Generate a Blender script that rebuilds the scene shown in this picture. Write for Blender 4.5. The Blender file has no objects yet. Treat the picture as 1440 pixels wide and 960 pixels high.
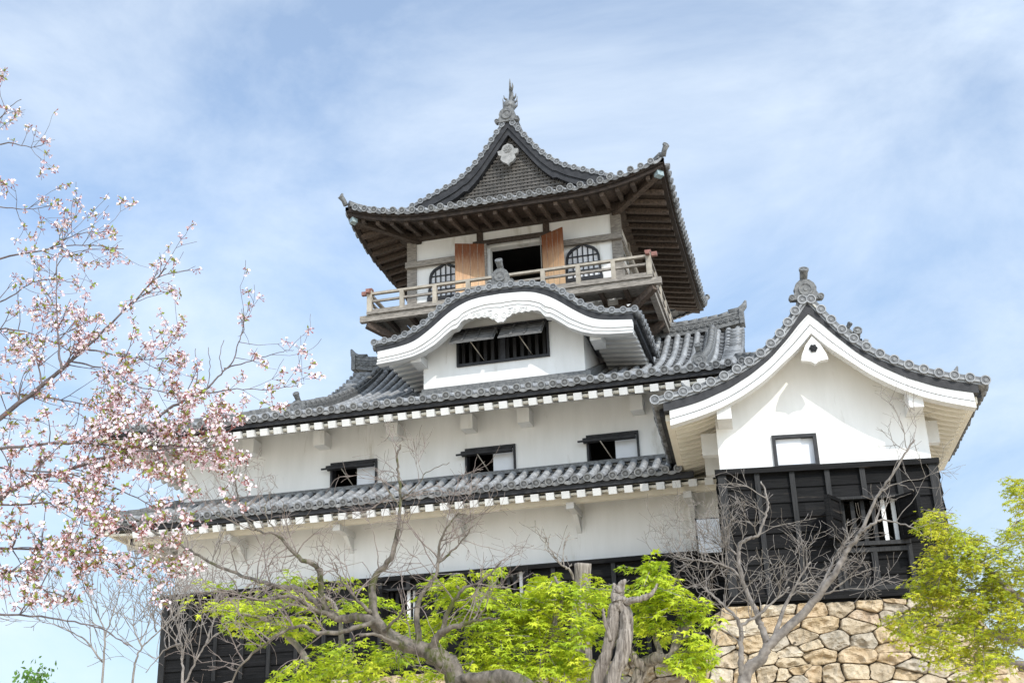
import bpy, math, random
import numpy as np
from mathutils import Vector, Matrix, noise

random.seed(7)
scn = bpy.context.scene
COL = scn.collection
R = math.radians

# ------------------------------------------------------------------ camera
FPX = 1722.8
YAW, PIT, ROL = R(-13.654), R(21.631), R(-2.042)
def _basis():
    cy, sy, cp, sp, cr, sr = math.cos(YAW), math.sin(YAW), math.cos(PIT), math.sin(PIT), math.cos(ROL), math.sin(ROL)
    f = Vector((sy*cp, cy*cp, sp)); r = Vector((cy, -sy, 0)); u = r.cross(f)
    return cr*r+sr*u, -sr*r+cr*u, f
RT, UP, FW = _basis()
CAM = Vector((0, 0, 1.6))
cd = bpy.data.cameras.new('camera'); cam = bpy.data.objects.new('camera', cd); COL.objects.link(cam)
cd.sensor_width = 36; cd.lens = FPX/1440*36; cd.clip_start = 0.1; cd.clip_end = 3000
cam.matrix_world = Matrix(((RT.x, UP.x, -FW.x, CAM.x), (RT.y, UP.y, -FW.y, CAM.y), (RT.z, UP.z, -FW.z, CAM.z), (0, 0, 0, 1)))
scn.camera = cam

def at(px, py, Y):
    d = RT*((px-720)/FPX) - UP*((py-480)/FPX) + FW
    return CAM + d*(Y/d.y)

# ------------------------------------------------------------------ sun, sky, exposure
SUN = Vector((.52, -.60, .63)).normalized()
SUN_EL = math.asin(SUN.z); SUN_AZ = math.atan2(SUN.x, SUN.y)
sl = bpy.data.lights.new('sun', 'SUN'); sl.energy = 2.7; sl.angle = R(.55); sl.color = (1, .95, .87)
so = bpy.data.objects.new('sun', sl); COL.objects.link(so)
so.rotation_euler = SUN.to_track_quat('Z', 'Y').to_euler(); so.location = (20, -20, 30)
CLOUD_COL = (5.9, 6.5, 7.1); CLOUD_FILL_GAIN = 3.3
W = bpy.data.worlds.new('World'); scn.world = W; W.use_nodes = True
nt = W.node_tree; nt.nodes.clear()
def wn(t, **k):
    n = nt.nodes.new(t)
    for a, b in k.items(): setattr(n, a, b)
    return n
sky = wn('ShaderNodeTexSky', sky_type='NISHITA', sun_disc=False, sun_elevation=SUN_EL, sun_rotation=SUN_AZ, air_density=1.0, dust_density=.6, ozone_density=1.5)
tc = wn('ShaderNodeTexCoord'); mp = wn('ShaderNodeMapping'); mp.inputs['Rotation'].default_value = (R(6), R(-24), R(20)); mp.inputs['Scale'].default_value = (1.5, 1.3, 3.4)
n1 = wn('ShaderNodeTexNoise'); n1.inputs['Scale'].default_value = 1.7; n1.inputs['Detail'].default_value = 8; n1.inputs['Roughness'].default_value = .60; n1.inputs['Distortion'].default_value = .45
rp = wn('ShaderNodeValToRGB'); rp.color_ramp.elements[0].position = .34; rp.color_ramp.elements[1].position = .74
rp.color_ramp.elements[0].color = (.25, .25, .25, 1); rp.color_ramp.elements[1].color = (.86, .86, .86, 1)
# thin cloud brightened towards the sun, out of view, as added fill for shaded walls
dt_ = wn('ShaderNodeVectorMath', operation='DOT_PRODUCT'); dt_.inputs[1].default_value = tuple(SUN)
mr = wn('ShaderNodeMapRange'); mr.inputs['From Min'].default_value = -.1; mr.inputs['From Max'].default_value = 1; mr.inputs['To Min'].default_value = 1; mr.inputs['To Max'].default_value = CLOUD_FILL_GAIN
sc = wn('ShaderNodeVectorMath', operation='SCALE'); sc.inputs[0].default_value = CLOUD_COL
mx = wn('ShaderNodeMix', data_type='RGBA')
bg = wn('ShaderNodeBackground'); bg.inputs['Strength'].default_value = .15
wo = wn('ShaderNodeOutputWorld')
L = nt.links.new
L(tc.outputs['Generated'], mp.inputs['Vector']); L(mp.outputs['Vector'], n1.inputs['Vector']); L(n1.outputs['Fac'], rp.inputs['Fac'])
L(tc.outputs['Generated'], dt_.inputs[0]); L(dt_.outputs['Value'], mr.inputs['Value']); L(mr.outputs[0], sc.inputs['Scale'])
tn = wn('ShaderNodeMix', data_type='RGBA', blend_type='MULTIPLY'); tn.inputs['Factor'].default_value = 1; tn.inputs['B'].default_value = (.90, 1.16, 1.30, 1)
sx = wn('ShaderNodeSeparateXYZ'); hz = wn('ShaderNodeMapRange'); hz.inputs['From Min'].default_value = .0; hz.inputs['From Max'].default_value = .42; hz.inputs['To Min'].default_value = .40; hz.inputs['To Max'].default_value = 1.0
hs = wn('ShaderNodeVectorMath', operation='SCALE'); L(tc.outputs['Generated'], sx.inputs[0]); L(sx.outputs['Z'], hz.inputs['Value'])
L(sky.outputs['Color'], tn.inputs['A']); L(tn.outputs['Result'], hs.inputs[0]); L(hz.outputs[0], hs.inputs['Scale'])
L(rp.outputs['Color'], mx.inputs['Factor']); L(hs.outputs[0], mx.inputs['A']); L(sc.outputs[0], mx.inputs['B'])
L(mx.outputs['Result'], bg.inputs['Color']); L(bg.outputs[0], wo.inputs['Surface'])
scn.view_settings.view_transform = 'Standard'; scn.view_settings.look = 'None'; scn.view_settings.gamma = 1
scn.view_settings.exposure = .22

# ------------------------------------------------------------------ materials
MATS = {}
def mat(name, c1, c2, scale=4, rough=.7, stretch=(1, 1, 1), bump=.15, rnd=0., c3=None, c3pos=.62, c3scale=2.5, detail=6, spec=.3, transl=0., sub=None, zgrad=None):
    m = bpy.data.materials.new(name); m.use_nodes = True; t = m.node_tree; t.nodes.clear()
    N = lambda ty: t.nodes.new(ty); K = t.links.new
    out = N('ShaderNodeOutputMaterial'); b = N('ShaderNodeBsdfPrincipled')
    b.inputs['Roughness'].default_value = rough; b.inputs['Specular IOR Level'].default_value = spec
    co = N('ShaderNodeTexCoord'); ma = N('ShaderNodeMapping'); ma.inputs['Scale'].default_value = stretch
    K(co.outputs['Object'], ma.inputs['Vector'])
    no = N('ShaderNodeTexNoise'); no.inputs['Scale'].default_value = scale; no.inputs['Detail'].default_value = detail; no.inputs['Roughness'].default_value = .6
    K(ma.outputs['Vector'], no.inputs['Vector'])
    ra = N('ShaderNodeValToRGB'); ra.color_ramp.elements[0].position = .3; ra.color_ramp.elements[1].position = .7
    ra.color_ramp.elements[0].color = (*c1, 1); ra.color_ramp.elements[1].color = (*c2, 1)
    K(no.outputs['Fac'], ra.inputs['Fac']); col = ra.outputs['Color']
    if zgrad:                                     # weathering of the thing itself, along its own height
        z0, z1, cc = zgrad
        sx = N('ShaderNodeSeparateXYZ'); K(co.outputs['Object'], sx.inputs[0])
        mr = N('ShaderNodeMapRange'); mr.inputs['From Min'].default_value = z0; mr.inputs['From Max'].default_value = z1
        ad = N('ShaderNodeMath'); ad.operation = 'ADD'; mu = N('ShaderNodeMath'); mu.operation = 'MULTIPLY_ADD'; mu.inputs[1].default_value = .9; mu.inputs[2].default_value = -.45
        K(no.outputs['Fac'], mu.inputs[0]); K(sx.outputs['Z'], mr.inputs['Value']); K(mr.outputs[0], ad.inputs[0]); K(mu.outputs[0], ad.inputs[1]); ad.use_clamp = True
        mi = N('ShaderNodeMix'); mi.data_type = 'RGBA'; mi.inputs['A'].default_value = (*cc, 1); K(col, mi.inputs['B']); K(ad.outputs[0], mi.inputs['Factor']); col = mi.outputs['Result']
    if c3:
        n3 = N('ShaderNodeTexNoise'); n3.inputs['Scale'].default_value = c3scale; n3.inputs['Detail'].default_value = 8; n3.inputs['Roughness'].default_value = .65
        K(ma.outputs['Vector'], n3.inputs['Vector'])
        r3 = N('ShaderNodeValToRGB'); r3.color_ramp.elements[0].position = c3pos; r3.color_ramp.elements[1].position = min(1, c3pos+.09)
        K(n3.outputs['Fac'], r3.inputs['Fac'])
        mi = N('ShaderNodeMix'); mi.data_type = 'RGBA'; K(r3.outputs['Color'], mi.inputs['Factor']); K(col, mi.inputs['A']); mi.inputs['B'].default_value = (*c3, 1); col = mi.outputs['Result']
    if rnd:
        a = N('ShaderNodeAttribute'); a.attribute_name = 'rnd'
        if sub:
            r2 = N('ShaderNodeValToRGB'); el = r2.color_ramp.elements; r2.color_ramp.interpolation = 'CONSTANT' if len(sub) > 3 else 'LINEAR'
            while len(el) < len(sub): el.new(.5)
            for i, c in enumerate(sub): el[i].position = i/len(sub) if len(sub) > 3 else i/(len(sub)-1); el[i].color = (*c, 1)
            K(a.outputs['Fac'], r2.inputs['Fac'])
            mi = N('ShaderNodeMix'); mi.data_type = 'RGBA'; mi.blend_type = 'MIX'; mi.inputs['Factor'].default_value = rnd
            K(col, mi.inputs['A']); K(r2.outputs['Color'], mi.inputs['B']); col = mi.outputs['Result']
        else:
            mr = N('ShaderNodeMapRange'); mr.inputs['To Min'].default_value = 1-rnd; mr.inputs['To Max'].default_value = 1+rnd
            K(a.outputs['Fac'], mr.inputs['Value'])
            vm = N('ShaderNodeVectorMath'); vm.operation = 'SCALE'; K(col, vm.inputs[0]); K(mr.outputs[0], vm.inputs['Scale']); col = vm.outputs[0]
    K(col, b.inputs['Base Color'])
    if bump:
        bu = N('ShaderNodeBump'); bu.inputs['Strength'].default_value = bump; bu.inputs['Distance'].default_value = .03 if name != 'stone' else .09
        K(no.outputs['Fac'], bu.inputs['Height']); K(bu.outputs['Normal'], b.inputs['Normal'])
    if transl:
        tr = N('ShaderNodeBsdfTranslucent'); K(col, tr.inputs['Color']); ms = N('ShaderNodeMixShader'); ms.inputs['Fac'].default_value = transl
        K(b.outputs[0], ms.inputs[1]); K(tr.outputs[0], ms.inputs[2]); K(ms.outputs[0], out.inputs['Surface'])
    else: K(b.outputs[0], out.inputs['Surface'])
    MATS[name] = m; return m
mat('plaster', (.68, .67, .645), (.77, .76, .74), scale=1.3, rough=.85, stretch=(2.2, 2.2, .45), bump=.06, c3=(.55, .53, .485), c3pos=.585, c3scale=.9)
mat('grey_paint', (.19, .19, .185), (.33, .325, .315), scale=9, rough=.8)
mat('white_wood', (.56, .555, .54), (.66, .655, .64), scale=3, rough=.8, bump=.05, rnd=.05)
mat('eave_plaster_bounce', (.68, .63, .53), (.74, .70, .61), scale=3, rough=.85, bump=.05, rnd=.05)  # aged cream limewash, with warm bounced light mixed into the colour
mat('tile', (.105, .108, .114), (.24, .245, .25), scale=7, rough=.5, bump=.12, rnd=.5, c3=(.38, .355, .29), c3pos=.64, c3scale=3.2, spec=.5)
mat('tile_ornament', (.065, .067, .07), (.21, .21, .205), scale=14, rough=.6, bump=.2)
mat('char_board', (.004, .004, .0042), (.013, .0125, .0128), scale=5, rough=.62, stretch=(.5, .5, 9), bump=.5, rnd=.35, c3=(.055, .046, .038), c3pos=.63, c3scale=1.6, spec=.10)
mat('char_post', (.006, .006, .0065), (.022, .021, .0205), scale=6, rough=.6, stretch=(6, 6, .6), bump=.4, rnd=.3)
mat('weathered_dark', (.05, .05, .05), (.17, .165, .16), scale=6, rough=.8, stretch=(1, 4, 6), bump=.4, rnd=.3)
mat('dark_board', (.014, .014, .016), (.036, .036, .039), scale=7, rough=.6, bump=.2)
mat('eave_wood', (.030, .022, .017), (.10, .072, .055), scale=6, rough=.8, stretch=(3, 3, 3), bump=.3, rnd=.35)
mat('eave_dark', (.014, .010, .008), (.04, .028, .021), scale=6, rough=.8)
mat('lattice_wood', (.05, .047, .043), (.12, .11, .10), scale=8, rough=.8)
mat('grey_wood', (.13, .115, .10), (.34, .305, .265), scale=7, rough=.85, stretch=(1, 3, 5), bump=.4, rnd=.2, c3=(.10, .08, .06), c3pos=.64, c3scale=5)
mat('pale_wood', (.26, .23, .19), (.42, .375, .31), scale=7, rough=.85, stretch=(1, 1, 1), bump=.3, rnd=.15)
mat('door_wood', (.07, .018, .007), (.20, .062, .018), scale=9, rough=.6, stretch=(4, 4, .4), bump=.2, zgrad=(14.55, 15.75, (.72, .47, .27)))
mat('paper', (.60, .60, .62), (.70, .70, .71), scale=3, rough=.9, bump=0)
mat('white_door', (.66, .68, .71), (.74, .75, .78), scale=3, rough=.7, bump=.05)
mat('interior_shade', (.012, .011, .010), (.02, .018, .016), scale=3, rough=.9, bump=0)  # near-black, so the shade of unlit rooms is put into the colour
mat('verdigris', (.14, .20, .22), (.32, .38, .39), scale=12, rough=.6, bump=.1)
mat('copper_red', (.17, .075, .06), (.30, .15, .12), scale=12, rough=.5, bump=.1)
mat('stone', (.20, .155, .10), (.64, .54, .41), scale=6, rough=.95, bump=1., rnd=.42, c3=(.56, .50, .41), c3pos=.62, c3scale=3.1, detail=10,
    sub=[(.52, .36, .18), (.44, .34, .22), (.56, .44, .28), (.42, .28, .17), (.50, .33, .16), (.37, .33, .27), (.60, .51, .38), (.50, .34, .16)])
mat('stone_gap', (.05, .04, .03), (.10, .08, .055), scale=6, rough=1)
mat('sand', (.60, .51, .39), (.72, .62, .48), scale=.6, rough=1, bump=.2)
mat('bark_grey', (.12, .10, .09), (.30, .265, .235), scale=9, rough=.9, stretch=(1, 1, .45), bump=.7, c3=(.08, .075, .04), c3pos=.60, c3scale=3.5)
mat('bark_pale', (.11, .095, .085), (.31, .275, .245), scale=9, rough=.9, bump=.4)
mat('bark_dead', (.065, .05, .04), (.40, .35, .30), scale=6, rough=.9, stretch=(5, 5, .45), bump=1., c3=(.07, .06, .03), c3pos=.61, c3scale=2.2)
mat('bark_moss', (.035, .03, .022), (.24, .205, .17), scale=10, rough=.95, stretch=(1, 1, .6), bump=1., c3=(.07, .075, .022), c3pos=.53, c3scale=6)
mat('bark_cherry', (.06, .05, .05), (.20, .165, .16), scale=14, rough=.85, bump=.4)
mat('twig_brown', (.13, .10, .09), (.28, .235, .21), scale=9, rough=.9, bump=0)
mat('petal', (.78, .68, .71), (.85, .79, .81), scale=20, rough=.8, bump=0, rnd=.75, sub=[(.66, .36, .44), (.86, .74, .78), (.91, .86, .88)], transl=.2)
mat('calyx', (.17, .055, .045), (.36, .13, .11), scale=20, rough=.8, bump=0)
mat('leaf_young', (.20, .24, .04), (.34, .42, .07), scale=8, rough=.7, bump=0, transl=.3, rnd=.5, sub=[(.26, .14, .06), (.24, .30, .05), (.32, .44, .08)])
mat('leaf_maple', (.40, .52, .03), (.52, .62, .04), scale=3, rough=.6, bump=0, transl=.34, rnd=.75, sub=[(.12, .24, .02), (.50, .60, .03), (.78, .78, .06)])
mat('leaf_gold', (.44, .48, .03), (.60, .58, .04), scale=3, rough=.6, bump=0, transl=.36, rnd=.75, sub=[(.13, .22, .02), (.50, .55, .035), (.74, .63, .06)])
mat('leaf_green', (.08, .17, .03), (.14, .26, .05), scale=3, rough=.5, bump=0, transl=.3, rnd=.3)

# ------------------------------------------------------------------ mesh helper
class MB:
    def __init__(s): s.v = []; s.f = []; s.r = []; s.s = []
    def add(s, pts, faces, rnd=None, smooth=False):
        o = len(s.v); s.v.extend([tuple(p) for p in pts]); rr = random.random() if rnd is None else rnd
        for f in faces: s.f.append(tuple(o+i for i in f)); s.r.append(rr); s.s.append(smooth)
    def hexa(s, p, rnd=None):
        s.add(p, [(0, 3, 2, 1), (4, 5, 6, 7), (0, 1, 5, 4), (1, 2, 6, 5), (2, 3, 7, 6), (3, 0, 4, 7)], rnd)
    def box(s, x0, x1, y0, y1, z0, z1, rnd=None):
        s.hexa([(x0, y0, z0), (x1, y0, z0), (x1, y1, z0), (x0, y1, z0), (x0, y0, z1), (x1, y0, z1), (x1, y1, z1), (x0, y1, z1)], rnd)
    def obox(s, c, ax, ay, az, rnd=None):        # centre and three half-axis vectors
        c, ax, ay, az = map(Vector, (c, ax, ay, az))
        s.hexa([c-ax-ay-az, c+ax-ay-az, c+ax+ay-az, c-ax+ay-az, c-ax-ay+az, c+ax-ay+az, c+ax+ay+az, c-ax+ay+az], rnd)
    def beam(s, a, b, w, h, rnd=None, up=(0, 0, 1)):
        a, b = Vector(a), Vector(b); d = (b-a); l = d.length; d /= l
        sd = d.cross(Vector(up)).normalized(); u = sd.cross(d)
        s.obox((a+b)/2, d*l/2, sd*w/2, u*h/2, rnd)
    def tube(s, path, rad, n=6, rnd=None, cap=True, squash=None):
        path = [Vector(p) for p in path]; m = len(path); pts = []; ref = None
        for i, p in enumerate(path):
            t = (path[min(i+1, m-1)]-path[max(i-1, 0)]).normalized()
            if ref is None: ref = t.orthogonal().normalized()
            ref = (ref-t*ref.dot(t)); ref = ref.normalized() if ref.length > 1e-6 else t.orthogonal().normalized()
            b = t.cross(ref); r = rad[i] if hasattr(rad, '__len__') else rad
            for k in range(n):
                a = 2*math.pi*k/n; rr = r*(squash(i, k) if squash else 1)
                pts.append(p+ref*(math.cos(a)*rr)+b*(math.sin(a)*rr))
        fs = [(i*n+k, i*n+(k+1) % n, (i+1)*n+(k+1) % n, (i+1)*n+k) for i in range(m-1) for k in range(n)]
        if cap: fs += [tuple(range(n-1, -1, -1)), tuple(range((m-1)*n, m*n))]
        s.add(pts, fs, rnd, n > 4)
    def disc(s, c, ax, r, l=.1, n=12, rnd=None):   # round eave tile end: rim, sunk face, boss; ax = outward
        c = Vector(c); ax = Vector(ax).normalized(); e = ax.orthogonal().normalized(); g = ax.cross(e)
        ring = lambda rr, h: [c+ax*h+e*(rr*math.cos(2*math.pi*k/n))+g*(rr*math.sin(2*math.pi*k/n)) for k in range(n)]
        R_ = [ring(r, -l), ring(r, 0), ring(r*.76, 0), ring(r*.72, -.014), ring(r*.36, -.014), ring(r*.30, -.002)]
        pts = [p for q in R_ for p in q]
        fs = [(i*n+k, i*n+(k+1) % n, (i+1)*n+(k+1) % n, (i+1)*n+k) for i in range(5) for k in range(n)] + [tuple(range(5*n, 6*n))]
        s.add(pts, fs[:n], .45); s.v = s.v[:-len(pts)]; s.add(pts, fs[n:2*n], .8); s.v = s.v[:-len(pts)]; s.add(pts, fs[2*n:4*n], .12); s.v = s.v[:-len(pts)]; s.add(pts, fs[4*n:], .42)  # rim paler, sunk face darker: recess shade put into the tone
    def strip(s, top, bot, mp, y0, y1, rnd=None):   # solid between two polylines (same count) of plane points; mp(a,z,back)
        n = len(top); pts = []
        for (a, z), (c, w) in zip(top, bot): pts += [mp(a, z, y0), mp(c, w, y0), mp(c, w, y1), mp(a, z, y1)]
        fs = [(4*i+k, 4*i+(k+1) % 4, 4*i+4+(k+1) % 4, 4*i+4+k) for i in range(n-1) for k in range(4)] + [(3, 2, 1, 0), (4*n-4, 4*n-3, 4*n-2, 4*n-1)]
        s.add(pts, fs, rnd)
    def sheet(s, rows, rnd=None, smooth=False):
        n = len(rows[0]); s.add([p for r in rows for p in r], [(i*n+k, i*n+k+1, (i+1)*n+k+1, (i+1)*n+k) for i in range(len(rows)-1) for k in range(n-1)], rnd, smooth)
def build(name, mb, m, parent=None, label=None):
    me = bpy.data.meshes.new(name); me.from_pydata(mb.v, [], mb.f); me.materials.append(MATS[m])
    a = me.attributes.new('rnd', 'FLOAT', 'FACE'); a.data.foreach_set('value', mb.r)
    me.polygons.foreach_set('use_smooth', mb.s); me.update()
    return link(name, me, parent, label)
def link(name, me, parent=None, label=None):
    o = bpy.data.objects.new(name, me); COL.objects.link(o)
    if parent:
        o.parent = parent
        if parent.type == 'EMPTY': o.matrix_parent_inverse = Matrix.Translation(-parent.location)
    if label: o['label'] = label
    return o
def thing(name, loc, label, cat, group=None):
    o = bpy.data.objects.new(name, None); COL.objects.link(o); o.location = loc; o.empty_display_size = .3
    tag(o, label, cat, group); return o
def tag(o, label, cat, group=None):
    o['label'] = label; o['category'] = cat
    if group: o['group'] = group
def interp(tab): xs = [t[0] for t in tab]; ys = [t[1] for t in tab]; return lambda x: float(np.interp(x, xs, ys))
def smooth_tab(tab, n=60):
    # smooth a table by averaging a linear interpolation
    xs = np.array([t[0] for t in tab]); ys = np.array([t[1] for t in tab]); g = np.linspace(xs[0], xs[-1], n); y = np.interp(g, xs, ys)
    for _ in range(6): y[1:-1] = (y[:-2]+2*y[1:-1]+y[2:])/4
    return lambda x: float(np.interp(x, g, y))

# ------------------------------------------------------------------ tiled roofs
def slope(mb, O, U, V, z, u0, u1, dmax, pitch=.27, course=.29, r=.082, dmin=lambda u: 0., discs=True, flat=True):
    """one roof slope of round tile columns over stepped pan tiles; O,U,V horizontal, z(u,d)"""
    U, V = Vector((*U, 0)), Vector((*V, 0)); O = Vector((*O, 0))
    P = lambda u, d: O+U*u+V*d+Vector((0, 0, z(u, d)))
    n = max(1, round((u1-u0)/pitch)); pt = (u1-u0)/n
    lat = U.normalized(); sgn = 1
    for k in range(n+1):
        u = u0+k*pt; D = dmax(u); d0 = dmin(u); cj = random.uniform(-.012, .012)
        if D-d0 < .12: continue
        nc = max(1, math.ceil((D-d0)/course)); dc = (D-d0)/nc
        for j in range(nc):
            a, b = d0+j*dc, d0+(j+1)*dc; A, B = P(u, a), P(u, b); T = (B-A).normalized(); N = lat.cross(T)
            if N.z < 0: N = -N
            N.normalize(); jx = lat*(random.uniform(-.008, .008)+cj)
            pts = []
            for (Q, rr, up) in ((A, r, .030), (B+T*.02, r*.95, .024)):
                for i in range(7):
                    w = math.pi*i/6; pts.append(Q+jx+lat*(math.cos(w)*rr)+N*(math.sin(w)*rr+up))
            pts += [A+jx+N*.02]
            mb.add(pts, [(i, i+1, i+8, i+7) for i in range(6)] + [(i+1, i, 14) for i in range(6)], random.uniform(.62, 1.), True)
            if flat and k < n:
                u2 = u+pt; D2 = dmax(u2)
                if b > D2+.3: continue
                b2 = min(b, max(D2, a+.02)); C, E = P(u2, a), P(u2, b2); h1 = .034; h0 = .004
                M1, M2 = (A+C)/2, (B+E)/2
                mb.add([A+N*h1, M1+N*(h1-.045), C+N*h1, B+N*h0, M2+N*(h0-.045), E+N*h0, A+N*(h1-.035), M1+N*(h1-.08), C+N*(h1-.035)],
                       [(0, 1, 4, 3), (1, 2, 5, 4), (6, 7, 1, 0), (7, 8, 2, 1)], random.uniform(0, .35))
        if discs and d0 == 0:
            A = P(u, 0); T = (P(u, .2)-A).normalized(); N = lat.cross(T)
            if N.z < 0: N = -N
            mb.disc(A+N*(.045+random.uniform(-.010, .010))-T*(.03+random.uniform(0, .03))+lat*cj, -T+lat*random.uniform(-.08, .08)+N*random.uniform(-.08, .05), r*random.uniform(1.04, 1.12), .09)
            if k < n:
                C = P(u+pt, 0); top = []; bot = []
                for i in range(6):
                    f = i/5; q = A.lerp(C, f)-T*.015; s_ = math.sin(math.pi*f)
                    top.append(q+N*(.03-.022*s_)); bot.append(q-N*(.012+.058*s_))
                m_ = len(top)
                mb.add([p for p in top]+[p for p in bot]+[p+T*.05 for p in bot], [(i, i+1, m_+i+1, m_+i) for i in range(m_-1)]+[(m_+i, m_+i+1, 2*m_+i+1, 2*m_+i) for i in range(m_-1)])
def eboard(mb, O, U, V, ze, u0, u1, d0, d1, zt0, zb0, zt1=None, zb1=None, n=28, dl=None, rnd=None):
    """board along an eave that follows its lift; zt/zb offsets from ze(u) at d0 and d1; dl(u) limits d at hips"""
    U, V, O = Vector((*U, 0)), Vector((*V, 0)), Vector((*O, 0)); zt1 = zt0 if zt1 is None else zt1; zb1 = zb0 if zb1 is None else zb1
    pts = []
    for i in range(n+1):
        u = u0+(u1-u0)*i/n; e = d1 if dl is None else max(d0+.001, min(d1, dl(u))); f = (e-d0)/(d1-d0) if d1 != d0 else 1
        q0 = O+U*u+V*d0+Vector((0, 0, ze(u))); q1 = O+U*u+V*e+Vector((0, 0, ze(u)))
        k = Vector((0, 0, 1)); pts += [q0+k*zt0, q0+k*zb0, q1+k*(zb0+(zb1-zb0)*f), q1+k*(zt0+(zt1-zt0)*f)]
    fs = [(4*i+k, 4*i+(k+1) % 4, 4*i+4+(k+1) % 4, 4*i+4+k) for i in range(n) for k in range(4)] + [(3, 2, 1, 0), (4*n, 4*n+1, 4*n+2, 4*n+3)]
    mb.add(pts, fs, rnd)
def rafters(name, m, parent, O, U, V, ze, u0, u1, pitch, d0, d1, zt, slope_, w, h, dl=None, one=None, keep=None):
    U3, V3, O3 = Vector((*U, 0)), Vector((*V, 0)), Vector((*O, 0)); n = max(1, round((u1-u0)/pitch))
    for k in range(n+1):
        u = u0+(u1-u0)*k/n; e = d1 if dl is None else min(d1, dl(u))
        if e-d0 < .15: continue
        a = O3+U3*u+V3*d0+Vector((0, 0, ze(u)+zt-h/2)); b = O3+U3*u+V3*e+Vector((0, 0, ze(u)+zt-h/2+slope_*(e-d0)))
        t = MB() if one is None else one; t.beam(a, b, w, h)
        if one is None: build(name, t, m, parent)
def ridge(mb, path, w, h, caps=True, pattern=False):
    """stacked ridge: flat courses with a round cap, along a path"""
    path = [Vector(p) for p in path]; k = Vector((0, 0, 1)); ncs = max(2, round(h/.07))
    for c in range(ncs):
        ww = w*(1-.10*(c % 2))*(1-.12*c/ncs); z0, z1 = h*c/ncs, h*(c+1)/ncs-.008; rows = []
        for i, p in enumerate(path):
            t = (path[min(i+1, len(path)-1)]-path[max(i-1, 0)]); sd = Vector((t.y, -t.x, 0)).normalized()*ww/2
            rows.append([p-sd+k*z0, p+sd+k*z0, p+sd+k*z1, p-sd+k*z1])
        pts = [q for r_ in rows for q in r_]; n = len(rows)
        mb.add(pts, [(4*i+j, 4*i+(j+1) % 4, 4*i+4+(j+1) % 4, 4*i+4+j) for i in range(n-1) for j in range(4)]+[(3, 2, 1, 0), (4*n-4, 4*n-3, 4*n-2, 4*n-1)])
    # round cap tiles
    tot = 0
    for i in range(len(path)-1):
        a, b = path[i]+k*(h+.01), path[i+1]+k*(h+.01); m_ = max(1, round((b-a).length/.3))
        for j in range(m_):
            p, q = a.lerp(b, j/m_), a.lerp(b, (j+1)/m_); mb.tube([p, p.lerp(q, .96)], [w*.34, w*.29], 8)
    if pattern:
        for i in range(len(path)-1):
            a, b = path[i], path[i+1]; m_ = max(1, round((b-a).length/.17)); t = (b-a).normalized(); sd = Vector((t.y, -t.x, 0))
            for j in range(m_):
                c = a.lerp(b, (j+.5)/m_)+k*(h*.5)
                for s_ in (1, -1): mb.disc(c+sd*s_*(w/2+.015), sd*s_, .062, .04, 8)
def oni(mb, c, out, s=1., tori=True):
    """ridge-end ornament: shield with rolled feet, crest disc, and a round tile rising above it; c = base centre"""
    c = Vector(c); o = Vector(out).normalized(); k = Vector((0, 0, 1)); l = k.cross(o).normalized()
    half = [(.30, 0), (.31, .05), (.24, .09), (.20, .16), (.21, .24), (.17, .33), (.09, .40), (0, .42)]
    out2 = half+[(-a, b) for a, b in half[::-1][1:]]; n = len(out2)
    pts = [c+l*a*s+k*b*s+o*.06*s for a, b in out2]+[c+l*a*s+k*b*s-o*.08*s for a, b in out2]
    mb.add(pts, [tuple(range(n)), tuple(range(2*n-1, n-1, -1))]+[(i, n+i, n+(i+1) % n, (i+1) % n) for i in range(n)])
    mb.disc(c+k*.20*s+o*.09*s, o, .135*s, .06, 16)
    for sg in (1, -1): mb.disc(c+l*.27*s*sg+k*.045*s+o*.08*s, o, .06*s, .12, 10)
    if tori:
        pth = [c+k*.38*s-o*.22*s, c+k*.42*s-o*.05*s, c+k*.50*s+o*.06*s, c+k*.58*s+o*.15*s]
        mb.tube(pth, [.07*s, .072*s, .078*s, .085*s], 10); mb.disc(pth[-1]+(pth[-1]-pth[-2]).normalized()*.012, pth[-1]-pth[-2], .092*s, .05, 12)
def verge(tile, curve, mp, out, spacing=.26, r=.085, back=.45):
    """row of round tile ends facing out along a gable edge, with the pan tiles between and beneath"""
    seg = [math.dist(curve[i], curve[i+1]) for i in range(len(curve)-1)]; tot = sum(seg); n = round(tot/spacing)
    def pos(s):
        for i, q in enumerate(seg):
            if s <= q or i == len(seg)-1: f = s/q; return tuple(a+(b-a)*f for a, b in zip(curve[i], curve[i+1]))
            s -= q
    for k in range(n+1):
        a, z = pos(tot*k/n); tile.tube([mp(a, z, .02), mp(a, z, back)], [r*.96, r*.85], 10); tile.disc(mp(a, z, 0), out, r*1.06, .05, 12)
    m = 60; C = [pos(tot*i/m) for i in range(m+1)]
    for (t, b, y0, y1) in ((.055, .0, .05, back), (-.012, -.055, .015, back), (-.06, -.095, .05, back)):
        T, B = [], []
        for i, (a, z) in enumerate(C):
            p, q = C[max(i-1, 0)], C[min(i+1, m)]; dx, dz = q[0]-p[0], q[1]-p[1]; l = math.hypot(dx, dz); nx, nz = -dz/l, dx/l
            T.append((a+nx*t, z+nz*t)); B.append((a+nx*b, z+nz*b))
        tile.strip(T, B, mp, y0, y1)
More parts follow.
